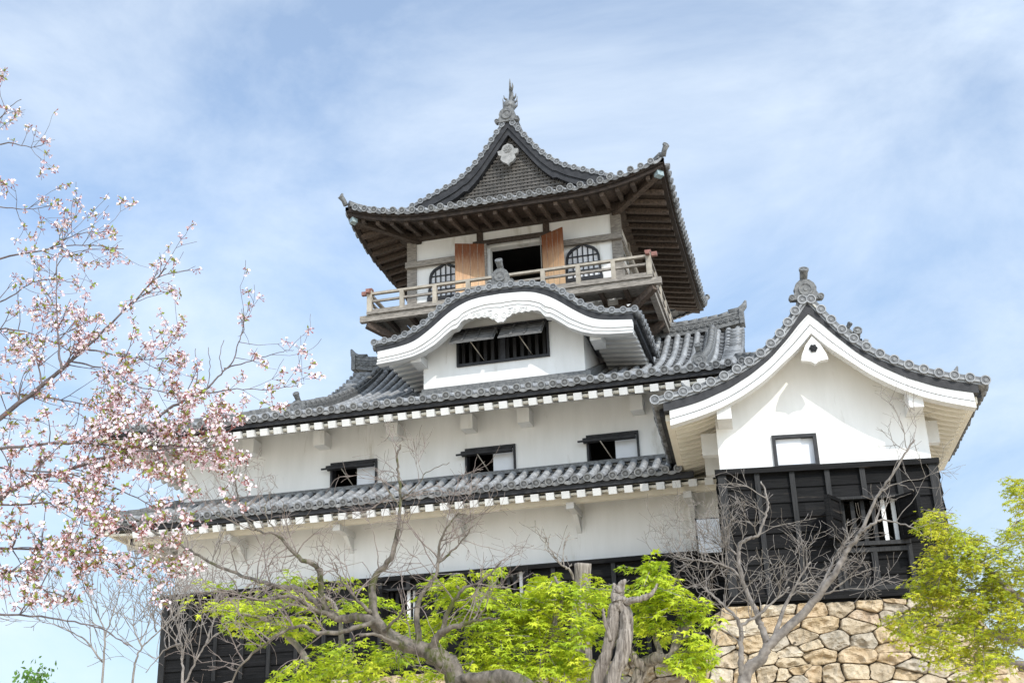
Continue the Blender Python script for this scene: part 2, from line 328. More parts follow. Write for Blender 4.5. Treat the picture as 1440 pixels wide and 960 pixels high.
def wall_cols(mb, mp, xs, zb, zt, hole=None, back=.22):
    """wall face of columns between zb and zt(x), with rectangular holes and their reveals"""
    holes = hole or []
    xs = sorted(set(list(xs)+[h[i] for h in holes for i in (0, 1)]))
    for a, b in zip(xs[:-1], xs[1:]):
        segs = [(zb, None)]; hs = [h for h in holes if h[0] <= a+1e-6 and h[1] >= b-1e-6]
        if hs:
            h = hs[0]; mb.add([mp(a, zb, 0), mp(b, zb, 0), mp(b, h[2], 0), mp(a, h[2], 0)], [(0, 1, 2, 3)]); lo = h[3]
        else: lo = zb
        mb.add([mp(a, lo, 0), mp(b, lo, 0), mp(b, zt(b), 0), mp(a, zt(a), 0)], [(0, 1, 2, 3)])
    for x0, x1, z0, z1 in holes:
        c = [(x0, z0), (x1, z0), (x1, z1), (x0, z1)]
        for i in range(4):
            p, q = c[i], c[(i+1) % 4]; mb.add([mp(*p, 0), mp(*q, 0), mp(*q, back), mp(*p, back)], [(0, 1, 2, 3)])
flatmap = lambda Y: (lambda a, z, y: Vector((a, Y+y, z)))

# ================================================================== SETTING
g = MB(); g.add([(-900, -900, 0), (900, -900, 0), (900, 900, 0), (-900, 900, 0)], [(0, 1, 2, 3)])
o = build('ground', g, 'sand'); o['kind'] = 'structure'

# ================================================================== STONE BASE
def clip(poly, n, c):
    out = []
    for i in range(len(poly)):
        p, q = poly[i], poly[(i+1) % len(poly)]; a, b = p.dot(n)-c, q.dot(n)-c
        if a <= 0: out.append(p)
        if a*b < 0: out.append(p.lerp(q, a/(a-b)))
    return out
def stones(mb, A, B, zt, z0, batter, out, seed, lo=.28, hi=.55):
    """dry stone face of fitted polygonal stones from A to B (plan of the top edge), leaning outwards towards the ground"""
    rg = random.Random(seed); A, B = Vector((*A, 0)), Vector((*B, 0)); Ld = (B-A).length; t = (B-A)/Ld; o = Vector((*out, 0)).normalized(); H = zt-z0
    off = lambda h: batter*h+.035*h*h
    def pt(u, h, bulge):
        f = u/Ld; return A+t*(u+(f*2-1)*off(h)*.9)+o*(off(h)+bulge)+Vector((0, 0, zt-h))
    AN = 1.6; sd = []; h = lo*.4                              # stones lie wider than high
    while h < H+.2:
        rh = rg.uniform(lo, hi); u = rg.uniform(-.2, .2)
        while u < Ld+.2:
            w = rh*rg.choice([.8, 1.1, 1.5, 2.0, 2.6]); 
            if rg.random() < .22: sd.append(Vector((u+w*.5, h-rh*.26))); sd.append(Vector((u+w*.5+rg.uniform(-.15, .15), h+rh*.28)))
            else: sd.append(Vector((u+w*.5+rg.uniform(-.05, .05), h+rg.uniform(-.13, .13)*rh)))
            u += w
        h += rh
    sc_ = lambda v: Vector((v.x/AN, v.y)); P = [sc_(v) for v in sd]
    for i, c in enumerate(P):
        if not (-.15 < sd[i].x < Ld+.15 and -.1 < sd[i].y < H+.1): continue
        poly = [sc_(Vector(q)) for q in ((0, 0), (Ld, 0), (Ld, H), (0, H))]
        for j, d in enumerate(P):
            if i != j and (d-c).length < 1.3:
                n = (d-c).normalized(); poly = clip(poly, n, n.dot((c+d)/2))
                if len(poly) < 3: break
        if len(poly) < 3: continue
        poly = [Vector((q.x*AN, q.y)) for q in poly]
        for _ in range(1):                                     # knock the corners off
            poly = [q for k in range(len(poly)) for q in (poly[k].lerp(poly[(k+1) % len(poly)], .09), poly[k].lerp(poly[(k+1) % len(poly)], .91))]
        per = [(poly[(k+1) % len(poly)]-poly[k]).length for k in range(len(poly))]; tot = sum(per); n = 30; ring = []; k = 0; acc = 0
        if tot < .25: continue
        for m in range(n):
            s_ = tot*m/n
            while acc+per[k] < s_: acc += per[k]; k += 1
            ring.append(poly[k].lerp(poly[(k+1) % len(poly)], (s_-acc)/max(per[k], 1e-6)))
        cen = sum(ring, Vector((0, 0)))/n; size = math.sqrt(tot); dp = rg.uniform(.06, .13); sx, sy = rg.uniform(-.10, .10), rg.uniform(-.12, .06); z_ = rg.uniform(0, 99); rows = []
        for f, bl in ((1.0, -.10), (.988, .25), (.968, .78), (.91, .93), (.75, .98), (.55, 1.), (.36, 1.03), (.18, 1.03), (.03, 1.02)):
            row = []
            for q in ring:
                e = q-cen; g_ = max(0, 1-.006/max(e.length, .02)); v = cen+e*(f*g_); nz = noise.noise(Vector((v.x*2.6+z_, v.y*3.4, z_)))*.10-abs(noise.noise(Vector((v.x*6, v.y*7+z_, z_))))*.12+noise.noise(Vector((v.x*16, v.y*16+z_, z_)))*.032
                row.append(pt(v.x+(noise.noise(Vector((v.x*14, v.y*14, z_+4)))*.022 if f > .8 else 0), v.y, -.06 if bl < -.05 else bl*dp+(nz+(v.x-cen.x)*sx+(v.y-cen.y)*sy)*max(0, min(1, bl*1.2))))
            rows.append(row+[row[0]])
        mb.sheet(rows, rg.random(), False)
    return pt, Ld
S0, S1 = Vector((-1.55, 22)), Vector((2.3, 22.635))            # turret front wall line
UF = (S1-S0).normalized(); VF = Vector((-.06, 1)).normalized(); NF = Vector((UF.y, -UF.x))
sb = thing('stone_base', (0.4, 22.3, 0), 'battered base of tan fieldstones under the black boards of the gabled turret', 'stone wall')
st = MB(); gp = MB()
fA, fB = S0-UF*.18-Vector((0, .1)), S1+UF*.12-Vector((0, .1))
pt, Ld = stones(st, fA, fB, 5.06, 0, .26, NF, 11, .22, .37)
gp.sheet([[pt(u, h, -.05) for u in (0, Ld)] for h in np.linspace(0, 5.06, 12)])
fC = fA+VF*4.4
pt, Ld = stones(st, fC, fA, 5.06, 0, .26, (-1, -.06), 12); gp.sheet([[pt(u, h, -.05) for u in (0, Ld)] for h in np.linspace(0, 5.06, 12)])
fD = fB+VF*9
pt, Ld = stones(st, fB, fD, 5.06, 0, .26, (1, .06), 13); gp.sheet([[pt(u, h, -.05) for u in (0, Ld)] for h in np.linspace(0, 5.06, 12)])
build('stone_face', st, 'stone', sb); build('joint_fill', gp, 'stone_gap', sb)
sb2 = thing('stone_base', (-8, 25.8, 0), 'long stone base hidden behind the maples under the main keep', 'stone wall')
st = MB(); gp = MB()
pt, Ld = stones(st, (-14.95, 25.75), (-1.9, 25.75), 4.74, 0, .22, (0, -1), 21, .35, .6); gp.sheet([[pt(u, h, -.05) for u in (0, Ld)] for h in np.linspace(0, 4.74, 12)])
pt, Ld = stones(st, (-14.95, 36.2), (-14.95, 25.75), 4.74, 0, .22, (-1, 0), 22, .5, .8); gp.sheet([[pt(u, h, -.05) for u in (0, Ld)] for h in np.linspace(0, 4.74, 12)])
build('stone_face', st, 'stone', sb2); build('joint_fill', gp, 'stone_gap', sb2)
lw = thing('retaining_wall', (7, 24.5, 0), 'low pale stone retaining wall behind the gold-tipped maple', 'stone wall')
st = MB(); gp = MB(); q = at(1400, 930, 24.2)
pt, Ld = stones(st, (3.2, 24.4), (13, 25.6), q.z, 0, .2, (.12, -1), 31, .5, .8); gp.sheet([[pt(u, h, -.05) for u in (0, Ld)] for h in np.linspace(0, q.z, 6)])
build('stone_face', st, 'stone', lw); gp.hexa([(3.2, 24.35, 0), (13, 25.55, 0), (13, 26.6, 0), (3.2, 25.4, 0), (3.2, 24.35, q.z-.02), (13, 25.55, q.z-.02), (13, 26.6, q.z-.02), (3.2, 25.4, q.z-.02)]); build('joint_fill', gp, 'stone_gap', lw)

# ================================================================== KEEP
keep = thing('castle_keep', (-7.2, 31, 5), 'white plastered castle keep with tiered grey tile roofs, curved dormer and balconied top storey', 'castle')
XL, XR, YF, YB = -14.6, .2, 26., 36.
# ---- walls of the two lower storeys
F = flatmap(YF); WIN = [(-10.80, -9.64, 9.04, 9.70), (-7.51, -6.32, 9.04, 9.70), (-4.68, -3.50, 9.06, 9.71)]
w = MB(); wall_cols(w, F, [XL, XR], 8.98, lambda x: 10.75, WIN)
w.add([(XL, YF, 8.98), (XL, YB, 8.98), (XL, YB, 10.75), (XL, YF, 10.75), (XR, YF, 8.98), (XR, YB, 8.98), (XR, YB, 10.75), (XR, YF, 10.75)], [(0, 3, 2, 1), (4, 5, 6, 7), (1, 2, 6, 5)])
upper = build('upper_wall', w, 'plaster', keep)
w = MB(); w.hexa([(XL-.08, YF-.0, 6.7), (XR, YF-.0, 6.7), (XR, YB, 6.7), (XL-.08, YB, 6.7), (XL, YF, 8.98), (XR, YF, 8.98), (XR, YB, 8.98), (XL, YB, 8.98)])
lower = build('lower_wall', w, 'plaster', keep)
# ---- black boards of the ground storey
def cladding(mb, bat, mp, x0, x1, z0, z1, bays, holes, seed, bh=.27):
    rg = random.Random(seed); n = round((z1-z0-.22)/bh); h = (z1-z0-.22)/n
    cuts = sorted(set([x0, x1]+[c for hh in holes for c in hh[:2]]))
    for i in range(n):
        a, b = z0+.12+i*h, z0+.12+(i+1)*h
        for c0, c1 in zip(cuts[:-1], cuts[1:]):
            if any(hh[0] <= c0+1e-6 and hh[1] >= c1-1e-6 and a < hh[3]-.02 and b > hh[2]+.02 for hh in holes): continue
            j = c0
            while j < c1-1e-6:
                e = min(c1, j+rg.uniform(1.2, 2.6)); e = c1 if c1-e < .5 else e
                mb.add([mp(j, a, -.035), mp(e, a, -.035), mp(e, b+.02, -.004), mp(j, b+.02, -.004), mp(j, a, 0), mp(e, a, 0)], [(0, 1, 2, 3), (4, 5, 1, 0)], rg.random()); j = e
    for k in range(bays+1):
        x = x0+.09+(x1-x0-.18)*k/bays; ww = .075 if k in (0, bays) else .045
        segs = [(z0+.12, z1-.10)]
        for hh in holes:
            if hh[0]-.03 < x < hh[1]+.03: segs = [(z0+.12, hh[2]-.05), (hh[3]+.03, z1-.10)]
        for a, b in segs:
            t = MB(); t.hexa([mp(x-ww, a, -.085), mp(x+ww, a, -.085), mp(x+ww, a, -.002), mp(x-ww, a, -.002), mp(x-ww, b, -.085), mp(x+ww, b, -.085), mp(x+ww, b, -.002), mp(x-ww, b, -.002)]); bat.append(t)
    for a, b, dy in ((z1-.10, z1, -.13), (z0, z0+.12, -.10)):
        mb.hexa([mp(x0-.03, a, dy), mp(x1+.03, a, dy), mp(x1+.03, a, .05), mp(x0-.03, a, .05), mp(x0-.03, b, dy), mp(x1+.03, b, dy), mp(x1+.03, b, .05), mp(x0-.03, b, .05)])
def open_window(mp, hole, parent, sh_l=None, sh_r=None, bars=6, box=True):
    x0, x1, z0, z1 = hole
    t = MB()
    bb = lambda a, b, c, d, y0, y1, mbx=t: mbx.hexa([mp(a, c, y0), mp(b, c, y0), mp(b, c, y1), mp(a, c, y1), mp(a, d, y0), mp(b, d, y0), mp(b, d, y1), mp(a, d, y1)])
    bb(x0-.05, x0, z0, z1, -.10, .2); bb(x1, x1+.05, z0, z1, -.10, .2); bb(x0-.10, x1+.10, z0-.07, z0, -.15, .2); bb(x0-.06, x1+.06, z1, z1+.05, -.12, .2)
    win = build('window', t, 'char_post', parent)
    for i in range(bars):
        t = MB(); x = x0+(x1-x0)*(i+.5)/bars; bb(x-.035, x+.035, z0, z1, .06, .13, t); build('lattice_bar', t, 'plaster' if i >= bars-2 else 'char_post', win)  # last bars pale: the sunlight on them is put into the colour
    t = MB(); t.add([mp(x0-.4, z0-.4, .9), mp(x1+.4, z0-.4, .9), mp(x1+.4, z1+.4, .9), mp(x0-.4, z1+.4, .9)], [(0, 1, 2, 3)]); build('room_shade_sheet', t, 'interior_shade', win)  # dark sheet painting the shade of the room behind the bars
    for hx, ang, wd in ((x0, sh_l, (x1-x0)*.46), (x1, sh_r, (x1-x0)*.46)):
        if ang is None: continue
        sg = 1 if hx == x0 else -1; c, s_ = math.cos(R(ang)), math.sin(R(ang))
        # panel opened outwards by ang from closed; 0 = closed
        e = lambda r, z, y: mp(hx+sg*(r*c+y*s_), z, -.12-(r*s_)+y*c)
        t = MB(); t.hexa([e(0, z0, 0), e(wd, z0, 0), e(wd, z0, .05), e(0, z0, .05), e(0, z1, 0), e(wd, z1, 0), e(wd, z1, .05), e(0, z1, .05)])
        for a, b, c2, d2 in ((0, wd, z0, z0+.06), (0, wd, z1-.06, z1), (0, .06, z0+.06, z1-.06), (wd-.06, wd, z0+.06, z1-.06), (0.06, wd-.06, (z0+z1)/2-.02, (z0+z1)/2+.04)):
            for y0, y1 in ((-.025, -.002), (.052, .075)):
                t.hexa([e(a, c2, y0), e(b, c2, y0), e(b, c2, y1), e(a, c2, y1), e(a, d2, y0), e(b, d2, y0), e(b, d2, y1), e(a, d2, y1)])
        build('shutter', t, 'char_board', win)
    return win
cl = MB(); bats = []; CM = flatmap(YF-.2)
h1 = at(700, 802, YF-.2); h2 = at(747, 858, YF-.2); k1 = at(545, 832, YF-.2); k2 = at(586, 873, YF-.2)
HOLES = [(h1.x, h2.x, h2.z, h1.z-.05), (k1.x, k2.x, k2.z, k1.z)]
cladding(cl, bats, CM, XL-.2, -1.5, 4.75, 6.87, 20, HOLES, 3)
cl.hexa([(XL-.19, YF-.18, 4.76), (-1.5, YF-.18, 4.76), (-1.5, YF-.02, 4.76), (XL-.19, YB, 4.76), (XL-.19, YF-.18, 4.8), (-1.5, YF-.18, 4.8), (-1.5, YF-.02, 4.8), (XL-.19, YB, 4.8)])
cl.box(XL-.2, XL-.1, YF-.19, YB, 4.77, 6.86)
cd_ = build('board_cladding', cl, 'char_board', keep)
for t in bats: build('batten', t, 'char_post', cd_)
# the dark back of the boards
t = MB()
wall_cols(t, flatmap(YF-.19), [XL-.2, -1.5], 4.76, lambda x: 6.85, HOLES); build('backing', t, 'char_board', cd_)
open_window(CM, HOLES[0], keep, None, 97, 5); open_window(CM, HOLES[1], keep, 100, None, 5)
t = MB(); t.box(XL+.1, XR-.1, 27.6, 27.7, 5, 10.5); build('inner_shade_sheet', t, 'interior_shade', keep)  # added black sheet, keeps the storeys dark behind their windows
# ---- windows of the second storey: frame, propped top shutter, one white sliding door
for x0, x1, z0, z1 in WIN:
    t = MB(); f_ = .05
    t.box(x0, x0+f_, YF-.05, YF+.2, z0, z1); t.box(x1-f_, x1, YF-.05, YF+.2, z0, z1); t.box(x0+f_, x1-f_, YF-.05, YF+.2, z1-f_, z1); t.box(x0+f_, x1-f_, YF-.05, YF+.2, z0, z0+f_)
    win = build('window', t, 'dark_board', keep)
    xm = x0+(x1-x0)*.53
    t = MB(); t.box(xm, x1-f_-.002, YF+.10, YF+.14, z0+f_, z1-f_); build('sliding_door', t, 'white_door', win)
    t = MB(); t.obox((( x0+x1)/2-.06, YF-.12, z1-.145), ((x1-x0)/2, 0, 0), (0, .07, -.02), (0, .010, .03)); t.beam((x0-.17, YF-.19, z1-.17), (x1-.06, YF-.19, z1-.165), .03, .04); build('awning_shutter', t, 'dark_board', win)
    t = MB(); t.tube([(x0+.34, YF-.2, z1-.2), (x0+.56, YF+.03, z0+.06)], .014, 6); build('prop_stick', t, 'pale_wood', win)

# ---- skirt roof between the storeys
LIFT = lambda a, Lc, h: h*max(0, 1-a/Lc)**2
YS, ZS, DS = 24.6, 8.33, 1.4; XS0, XS1 = XL-1.4, -2.55
def zs_(u): return ZS+LIFT(u, 2.8, .10)
zs = lambda u, d: zs_(u)*(1-d/DS)+(9.0)*(d/DS)-.05*math.sin(math.pi*d/DS)
t = MB(); slope(t, (XS0, YS), (1, 0), (0, 1), zs, .12, XS1-XS0, lambda u: min(DS, u))
slope(t, (XS0, YS), (0, 1), (1, 0), zs, .12, 10, lambda u: min(DS, u))
skirt = build('skirt_roof', t, 'tile', keep)
t = MB(); t.box(XL-.06, XS1, YF-.13, YF-.001, 9.0, 9.06); t.box(XL-.05, XS1, YF-.08, YF-.002, 9.064, 9.10); t.box(XL-.13, XL-.002, YF-.129, YB, 9.0, 9.06)
ridge(t, [(XS0+.1, YS+.1, zs(.1, .1)+.02), (XS0+.7, YS+.7, zs(.7, .7)+.02), (XL, YF, 9.0)], .2, .14); oni(t, (XS0+.25, YS+.25, zs(.2, .2)+.1), (-1, -1, 0), .55)
build('ridge_tiles', t, 'tile_ornament', skirt)
XE = -1.75
dl = lambda u: u+.0
t = MB(); eboard(t, (XS0, YS), (1, 0), (0, 1), zs_, .06, XS1-XS0+.3, .06, .14, -.02, -.15); eboard(t, (XS0, YS), (0, 1), (1, 0), zs_, .06, 10, .061, .14, -.02, -.15); build('eave_fascia', t, 'dark_board', skirt)
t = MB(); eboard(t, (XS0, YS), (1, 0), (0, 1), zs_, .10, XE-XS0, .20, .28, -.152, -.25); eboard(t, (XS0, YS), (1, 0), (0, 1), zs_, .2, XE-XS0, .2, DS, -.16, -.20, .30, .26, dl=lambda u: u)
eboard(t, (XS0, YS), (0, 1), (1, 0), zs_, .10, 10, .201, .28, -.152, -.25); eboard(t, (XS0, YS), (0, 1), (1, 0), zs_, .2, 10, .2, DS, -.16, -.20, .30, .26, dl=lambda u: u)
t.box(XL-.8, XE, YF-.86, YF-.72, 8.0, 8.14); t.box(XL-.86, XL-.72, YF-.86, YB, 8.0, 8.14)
build('soffit', t, 'eave_plaster_bounce', skirt)
rafters('rafter', 'white_wood', skirt, (XS0, YS), (1, 0), (0, 1), zs_, 1.0, XE-XS0-.2, .335, .09, DS, -.185, .30, .17, .15)
t = MB(); rafters('rafter', 'white_wood', skirt, (XS0, YS), (0, 1), (1, 0), zs_, 1.2, 9, .335, .15, DS, -.205, .30, .125, .14, one=t); ro = build('rafter', t, 'white_wood', skirt); ro['kind'] = 'stuff'
for x in (-12.9, -10.25, -7.6, -4.95, -2.45):
    t = MB(); t.box(x-.085, x+.085, YF-.95, YF-.003, 7.86, 7.998); t.hexa([(x-.05, YF-.42, 7.85), (x+.05, YF-.42, 7.85), (x+.05, YF-.002, 7.52), (x-.05, YF-.002, 7.52), (x-.05, YF-.50, 7.858), (x+.05, YF-.50, 7.858), (x+.05, YF-.002, 7.858), (x-.05, YF-.002, 7.858)]); build('bracket', t, 'white_wood', skirt)

# ---- main roof: hipped gable, ridge along x
YM, ZM = 24.4, 10.43; XM0, XM1 = XL-1.55, XR+1.3; GL, GR = -12.05, -1.25; YR = 31.; DM = YR-YM
LM = XM1-XM0
hm = smooth_tab([(0, 0), (.7, .24), (1.3, .45), (1.9, .67), (2.7, 1.02), (3.6, 1.44), (4.6, 1.95), (5.6, 2.6), (6.62, 3.38)])
def zm_(u): return ZM+LIFT(u, 3.2, .26)+LIFT(LM-u, 3.2, .26)
zm = lambda u, d: ZM+hm(d)+(zm_(u)-ZM)*max(0, 1-d/3.)**1.5
TWL, TWR, TWF, TWB = -9.65, -4.0, 28.5, 35.
def dmain(u):
    x = XM0+u
    if x < GL: return min(DM, u)
    if x > GR: return min(DM, LM-u)
    if -8.55 < x < -4.64: return 26.15-YM
    if TWL-.1 < x < TWR+.1: return TWF-YM
    return DM
t = MB(); slope(t, (XM0, YM), (1, 0), (0, 1), zm, .1, LM-.1, dmain, pitch=.268)
LSd = 2*DM; zside = lambda u, d: ZM+hm(d)+(LIFT(u, 3.2, .26)+LIFT(LSd-u, 3.2, .26))*max(0, 1-d/3.)**1.5
slope(t, (XM0, YM), (0, 1), (1, 0), zside, .1, LSd-.1, lambda u: min(GL-XM0, u, LSd-u))
slope(t, (XM1, YM), (0, 1), (-1, 0), zside, .1, LSd-.1, lambda u: min(XM1-GR, u, LSd-u))
def dback(u):
    x = XM0+u
    if x < GL: return min(DM, u)
    if x > GR: return min(DM, LM-u)
    return DM if not (TWL-.1 < x < TWR+.1) else 37.6-TWB
slope(t, (XM0, 2*YR-YM), (1, 0), (0, -1), zm, .1, LM-.1, dback, course=.6, discs=False)
# gable verge tiles
for gx, sx in ((GL, -1), (GR, 1)):
    j = 2.7 if sx > 0 else 3.9
    while j < DM-.1:
        p = Vector((gx, YM+j, ZM+hm(j)+.07)); t.tube([p-Vector((sx*.32, 0, 0)), p+Vector((sx*.10, 0, 0))], [.075, .085], 8); t.disc(p+Vector((sx*.13, 0, 0)), (sx, 0, 0), .09, .05, 10); j += .255
mroof = build('main_roof', t, 'tile', keep)
t = MB()
for gx, sx in ((GL+.32, -1), (GR-.32, 1)):
    p0 = .9; pts = []
    for i in range(10):
        d = p0+(DM-.35-p0)*i/9; pts.append((gx-sx*.38, YM+d, ZM+hm(d)+.05))
    t = MB(); ridge(t, pts, .26, .22); oni(t, (gx-sx*.38, YM+.82, ZM+hm(.8)+.02), (0, -1, 0), .85); build('descending_ridge', t, 'tile_ornament', mroof)
for a, b in ((XM0, GL), (XM1, GR)):
    sx = 1 if b > a else -1; pts = []
    for i in range(8):
        d = .35+(abs(b-a)-.35)*i/7; pts.append((a+sx*d, YM+d, zside(d, d)+.04))
    t = MB(); ridge(t, pts, .22, .10); oni(t, (a+sx*.3, YM+.3, zside(.3, .3)+.05), (-sx, -1, 0), .6); build('hip_ridge', t, 'tile_ornament', mroof)
zr = ZM+hm(DM)-.05
for pp in ([(-12.15, YR, zr+.20), (-11.7, YR, zr+.10), (-11., YR, zr+.03), (-9.7, YR, zr)], [(-1.2, YR, zr+.16), (-1.8, YR, zr+.06), (-2.6, YR, zr+.0), (-3.9, YR, zr)]):
    t = MB(); ridge(t, pp, .34, .36, pattern=True); e = Vector(pp[0]); sx = -1 if e.x < -7 else 1
    t.tube([e+Vector((-sx*.3, 0, .36)), e+Vector((0, 0, .40)), e+Vector((sx*.12, 0, .52)), e+Vector((sx*.18, 0, .68))], [.12, .12, .09, .03], 8); t.box(*sorted((e.x-sx*.02, e.x+sx*.10)), YR-.2, YR+.2, e.z-.02, e.z+.42); build('main_ridge', t, 'tile_ornament', mroof)
t = MB()
for gx in (GL+.45, GR-.45):
    d0 = abs((XM0 if gx < -7 else XM1)-gx); pts = [(gx, YM+d, ZM+hm(d)-.06) for d in np.linspace(d0-.3, DM, 9)]; n_ = len(pts)
    t.add(pts+[(gx, YR, ZM+hm(d0)-.3)], [tuple(range(n_+1))]); pts2 = [(x, 2*YR-y, z) for x, y, z in pts]; t.add(pts2+[(gx, YR, ZM+hm(d0)-.3)], [tuple(range(n_+1))])
build('gable_wall', t, 'plaster', mroof)
t = MB(); eboard(t, (XM0, YM), (1, 0), (0, 1), zm_, .06, LM-.06, .06, .15, .0, -.14)
zsd = lambda u: zside(u, 0)
eboard(t, (XM0, YM), (0, 1), (1, 0), zsd, .06, LSd-.06, .061, .15, .0, -.14); eboard(t, (XM1, YM), (0, 1), (-1, 0), zsd, .06, LSd-.06, .061, .15, .0, -.14); build('eave_fascia', t, 'dark_board', mroof)
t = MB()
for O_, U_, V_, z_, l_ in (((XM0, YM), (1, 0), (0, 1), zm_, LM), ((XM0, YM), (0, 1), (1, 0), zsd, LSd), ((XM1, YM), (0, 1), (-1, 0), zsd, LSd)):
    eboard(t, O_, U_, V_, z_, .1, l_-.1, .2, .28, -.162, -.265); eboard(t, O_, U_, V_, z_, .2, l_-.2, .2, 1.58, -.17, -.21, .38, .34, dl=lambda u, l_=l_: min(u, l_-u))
build('soffit', t, 'eave_plaster_bounce', mroof)
rafters('rafter', 'white_wood', mroof, (XM0, YM), (1, 0), (0, 1), zm_, 1.0, LM-3.4, .328, .09, 1.6, -.205, .33, .175, .155)
t = MB(); rafters('rafter', 'white_wood', mroof, (XM0, YM), (0, 1), (1, 0), zsd, 1.3, LSd-1.3, .335, .16, 1.55, -.215, .37, .13, .15, one=t); ro = build('rafter', t, 'white_wood', mroof); ro['kind'] = 'stuff'
for x in (-12.75, -10.95, -9.15, -7.35, -6.02, -3.45):
    t = MB(); t.box(x-.14, x+.14, YF-.42, YF-.003, 10.06, 10.40); build('beam_end', t, 'plaster', mroof)

# ---- curved dormer
XD = -6.42; YD, YDW = 25.4, 26.15
kd = smooth_tab([(0, 13.42), (.45, 13.41), (.9, 13.35), (1.15, 13.27), (1.4, 13.12), (1.6, 12.96), (1.8, 12.78), (2.0, 12.64), (2.2, 12.55), (2.4, 12.47), (2.65, 12.41), (3.15, 12.39)])
kb = smooth_tab([(0, 13.22), (.5, 13.20), (.8, 13.15), (1.1, 13.02), (1.35, 12.86), (1.7, 12.58), (2.05, 12.34), (2.25, 12.26), (2.6, 12.20), (3.1, 12.15)])
kc0 = [(0, 12.76), (.12, 12.79), (.4, 12.80), (.7, 12.73), (.95, 12.62), (1.03, 12.50), (1.08, 12.46), (1.18, 12.45), (1.35, 12.33), (1.6, 12.13), (1.9, 11.98), (2.15, 11.90), (2.5, 11.85), (3.06, 11.81)]
kc = interp(kc0)
sym = lambda fn, w, n=64: [(XD-w+2*w*i/n, fn(abs(-w+2*w*i/n))) for i in range(n+1)]
DMAP = flatmap(YD)
prof = sym(kd, 3.12)
t = MB(); verge(t, prof, DMAP, (0, -1, 0), .262, .082, .5)
hk = lambda u, d: kd(3.2-d)-.05
for sx in (-1, 1):
    slope(t, (XD+sx*3.2, YD+.2), (0, 1), (-sx, 0), hk, .15, TWF-YD-.2, lambda u: 3.2, pitch=.27)
# flat tiles under verge
droof = build('dormer_roof', t, 'tile', keep)
t = MB(); p = DMAP(XD, kd(0)+.05, .12); oni(t, p, (0, -1, 0), 1.0); ridge(t, [(XD, YD+.2, kd(0)+.03), (XD, TWF-.05, kd(0)+.03)], .28, .16); build('ridge_end_tile', t, 'tile_ornament', droof)
t = MB(); N_ = 64; tp = [(x, z-.075) for x, z in sym(kd, 3.06)]; bt = sym(kb, 3.06); t.strip(tp, bt, DMAP, .06, .30)
for sx in (-1, 1): t.hexa([(XD+sx*3.06-.04, YD+.301, 12.13), (XD+sx*3.06+.04, YD+.301, 12.13), (XD+sx*3.06+.04, TWF, 12.13), (XD+sx*3.06-.04, TWF, 12.13), (XD+sx*3.06-.04, YD+.301, 12.32), (XD+sx*3.06+.04, YD+.301, 12.32), (XD+sx*3.06+.04, TWF, 12.32), (XD+sx*3.06-.04, TWF, 12.32)])
build('verge_board', t, 'dark_board', droof)
lerpc = lambda f: (lambda a: kb(a)+(kc(a)-kb(a))*f)
t = MB()
for f0, f1, y0 in ((0, .50, .05), (.54, .60, .065), (.64, .77, .02), (.81, .86, .025), (.90, 1., -.015), (.02, .97, .11)):
    t.strip([(x, z-.002) for x, z in sym(lerpc(f0), 3.04-.004*(y0 > .1), 120)], sym(lerpc(f1), 3.04-.004*(y0 > .1), 120), DMAP, y0, .22-.004*(y0 > .1))
build('bargeboard', t, 'white_wood', droof)
# white soffit behind the bargeboard
t = MB(); t.strip([(x, z-.04) for x, z in sym(kb, 3.0)], [(x, z-.10) for x, z in sym(kb, 3.0)], DMAP, .221, 2.9)
for sx in (-1, 1):
    for k in range(9):
        y = YD+.45+k*.31; t.hexa([(XD+sx*1.98, y, 12.10), (XD+sx*3.0, y, 12.0), (XD+sx*3.0, y+.12, 12.0), (XD+sx*1.98, y+.12, 12.10), (XD+sx*1.98, y, 12.24), (XD+sx*3.0, y, 12.11), (XD+sx*3.0, y+.12, 12.11), (XD+sx*1.98, y+.12, 12.24)])
for sx in (-1, 1): t.box(XD+sx*2.15-.13, XD+sx*2.15+.13, YD+.23, YDW+.1, 11.84, 12.05)
build('soffit', t, 'white_wood', droof)
# carved pendant
t = MB(); c = DMAP(XD-.27, 12.70, 0); base = []
for i in range(40):
    a = i/39*2-1; base.append((a*.85, .10-.06*abs(a)+.03*math.sin(abs(a)*17)))
lowc = [(a, -.03-.19*math.exp(-(a/.20)**2)+.05*math.exp(-(a/.1)**2)*0-.035*math.sin(abs(a)*21)**2) for a, _ in base]
t.strip([(XD+a, 12.70+z) for a, z in base], [(XD+a, 12.70+z) for a, z in lowc], DMAP, -.04, .03)
for sx in (-1, 1):
    for (a, z, r_) in ((.10, 12.63, .07), (.23, 12.68, .045), (.36, 12.71, .045), (.50, 12.725, .04), (.63, 12.735, .035)): t.disc(DMAP(XD+sx*a, z, -.055), (0, -1, 0), r_, .05, 12)
build('carved_pendant', t, 'white_wood', droof)
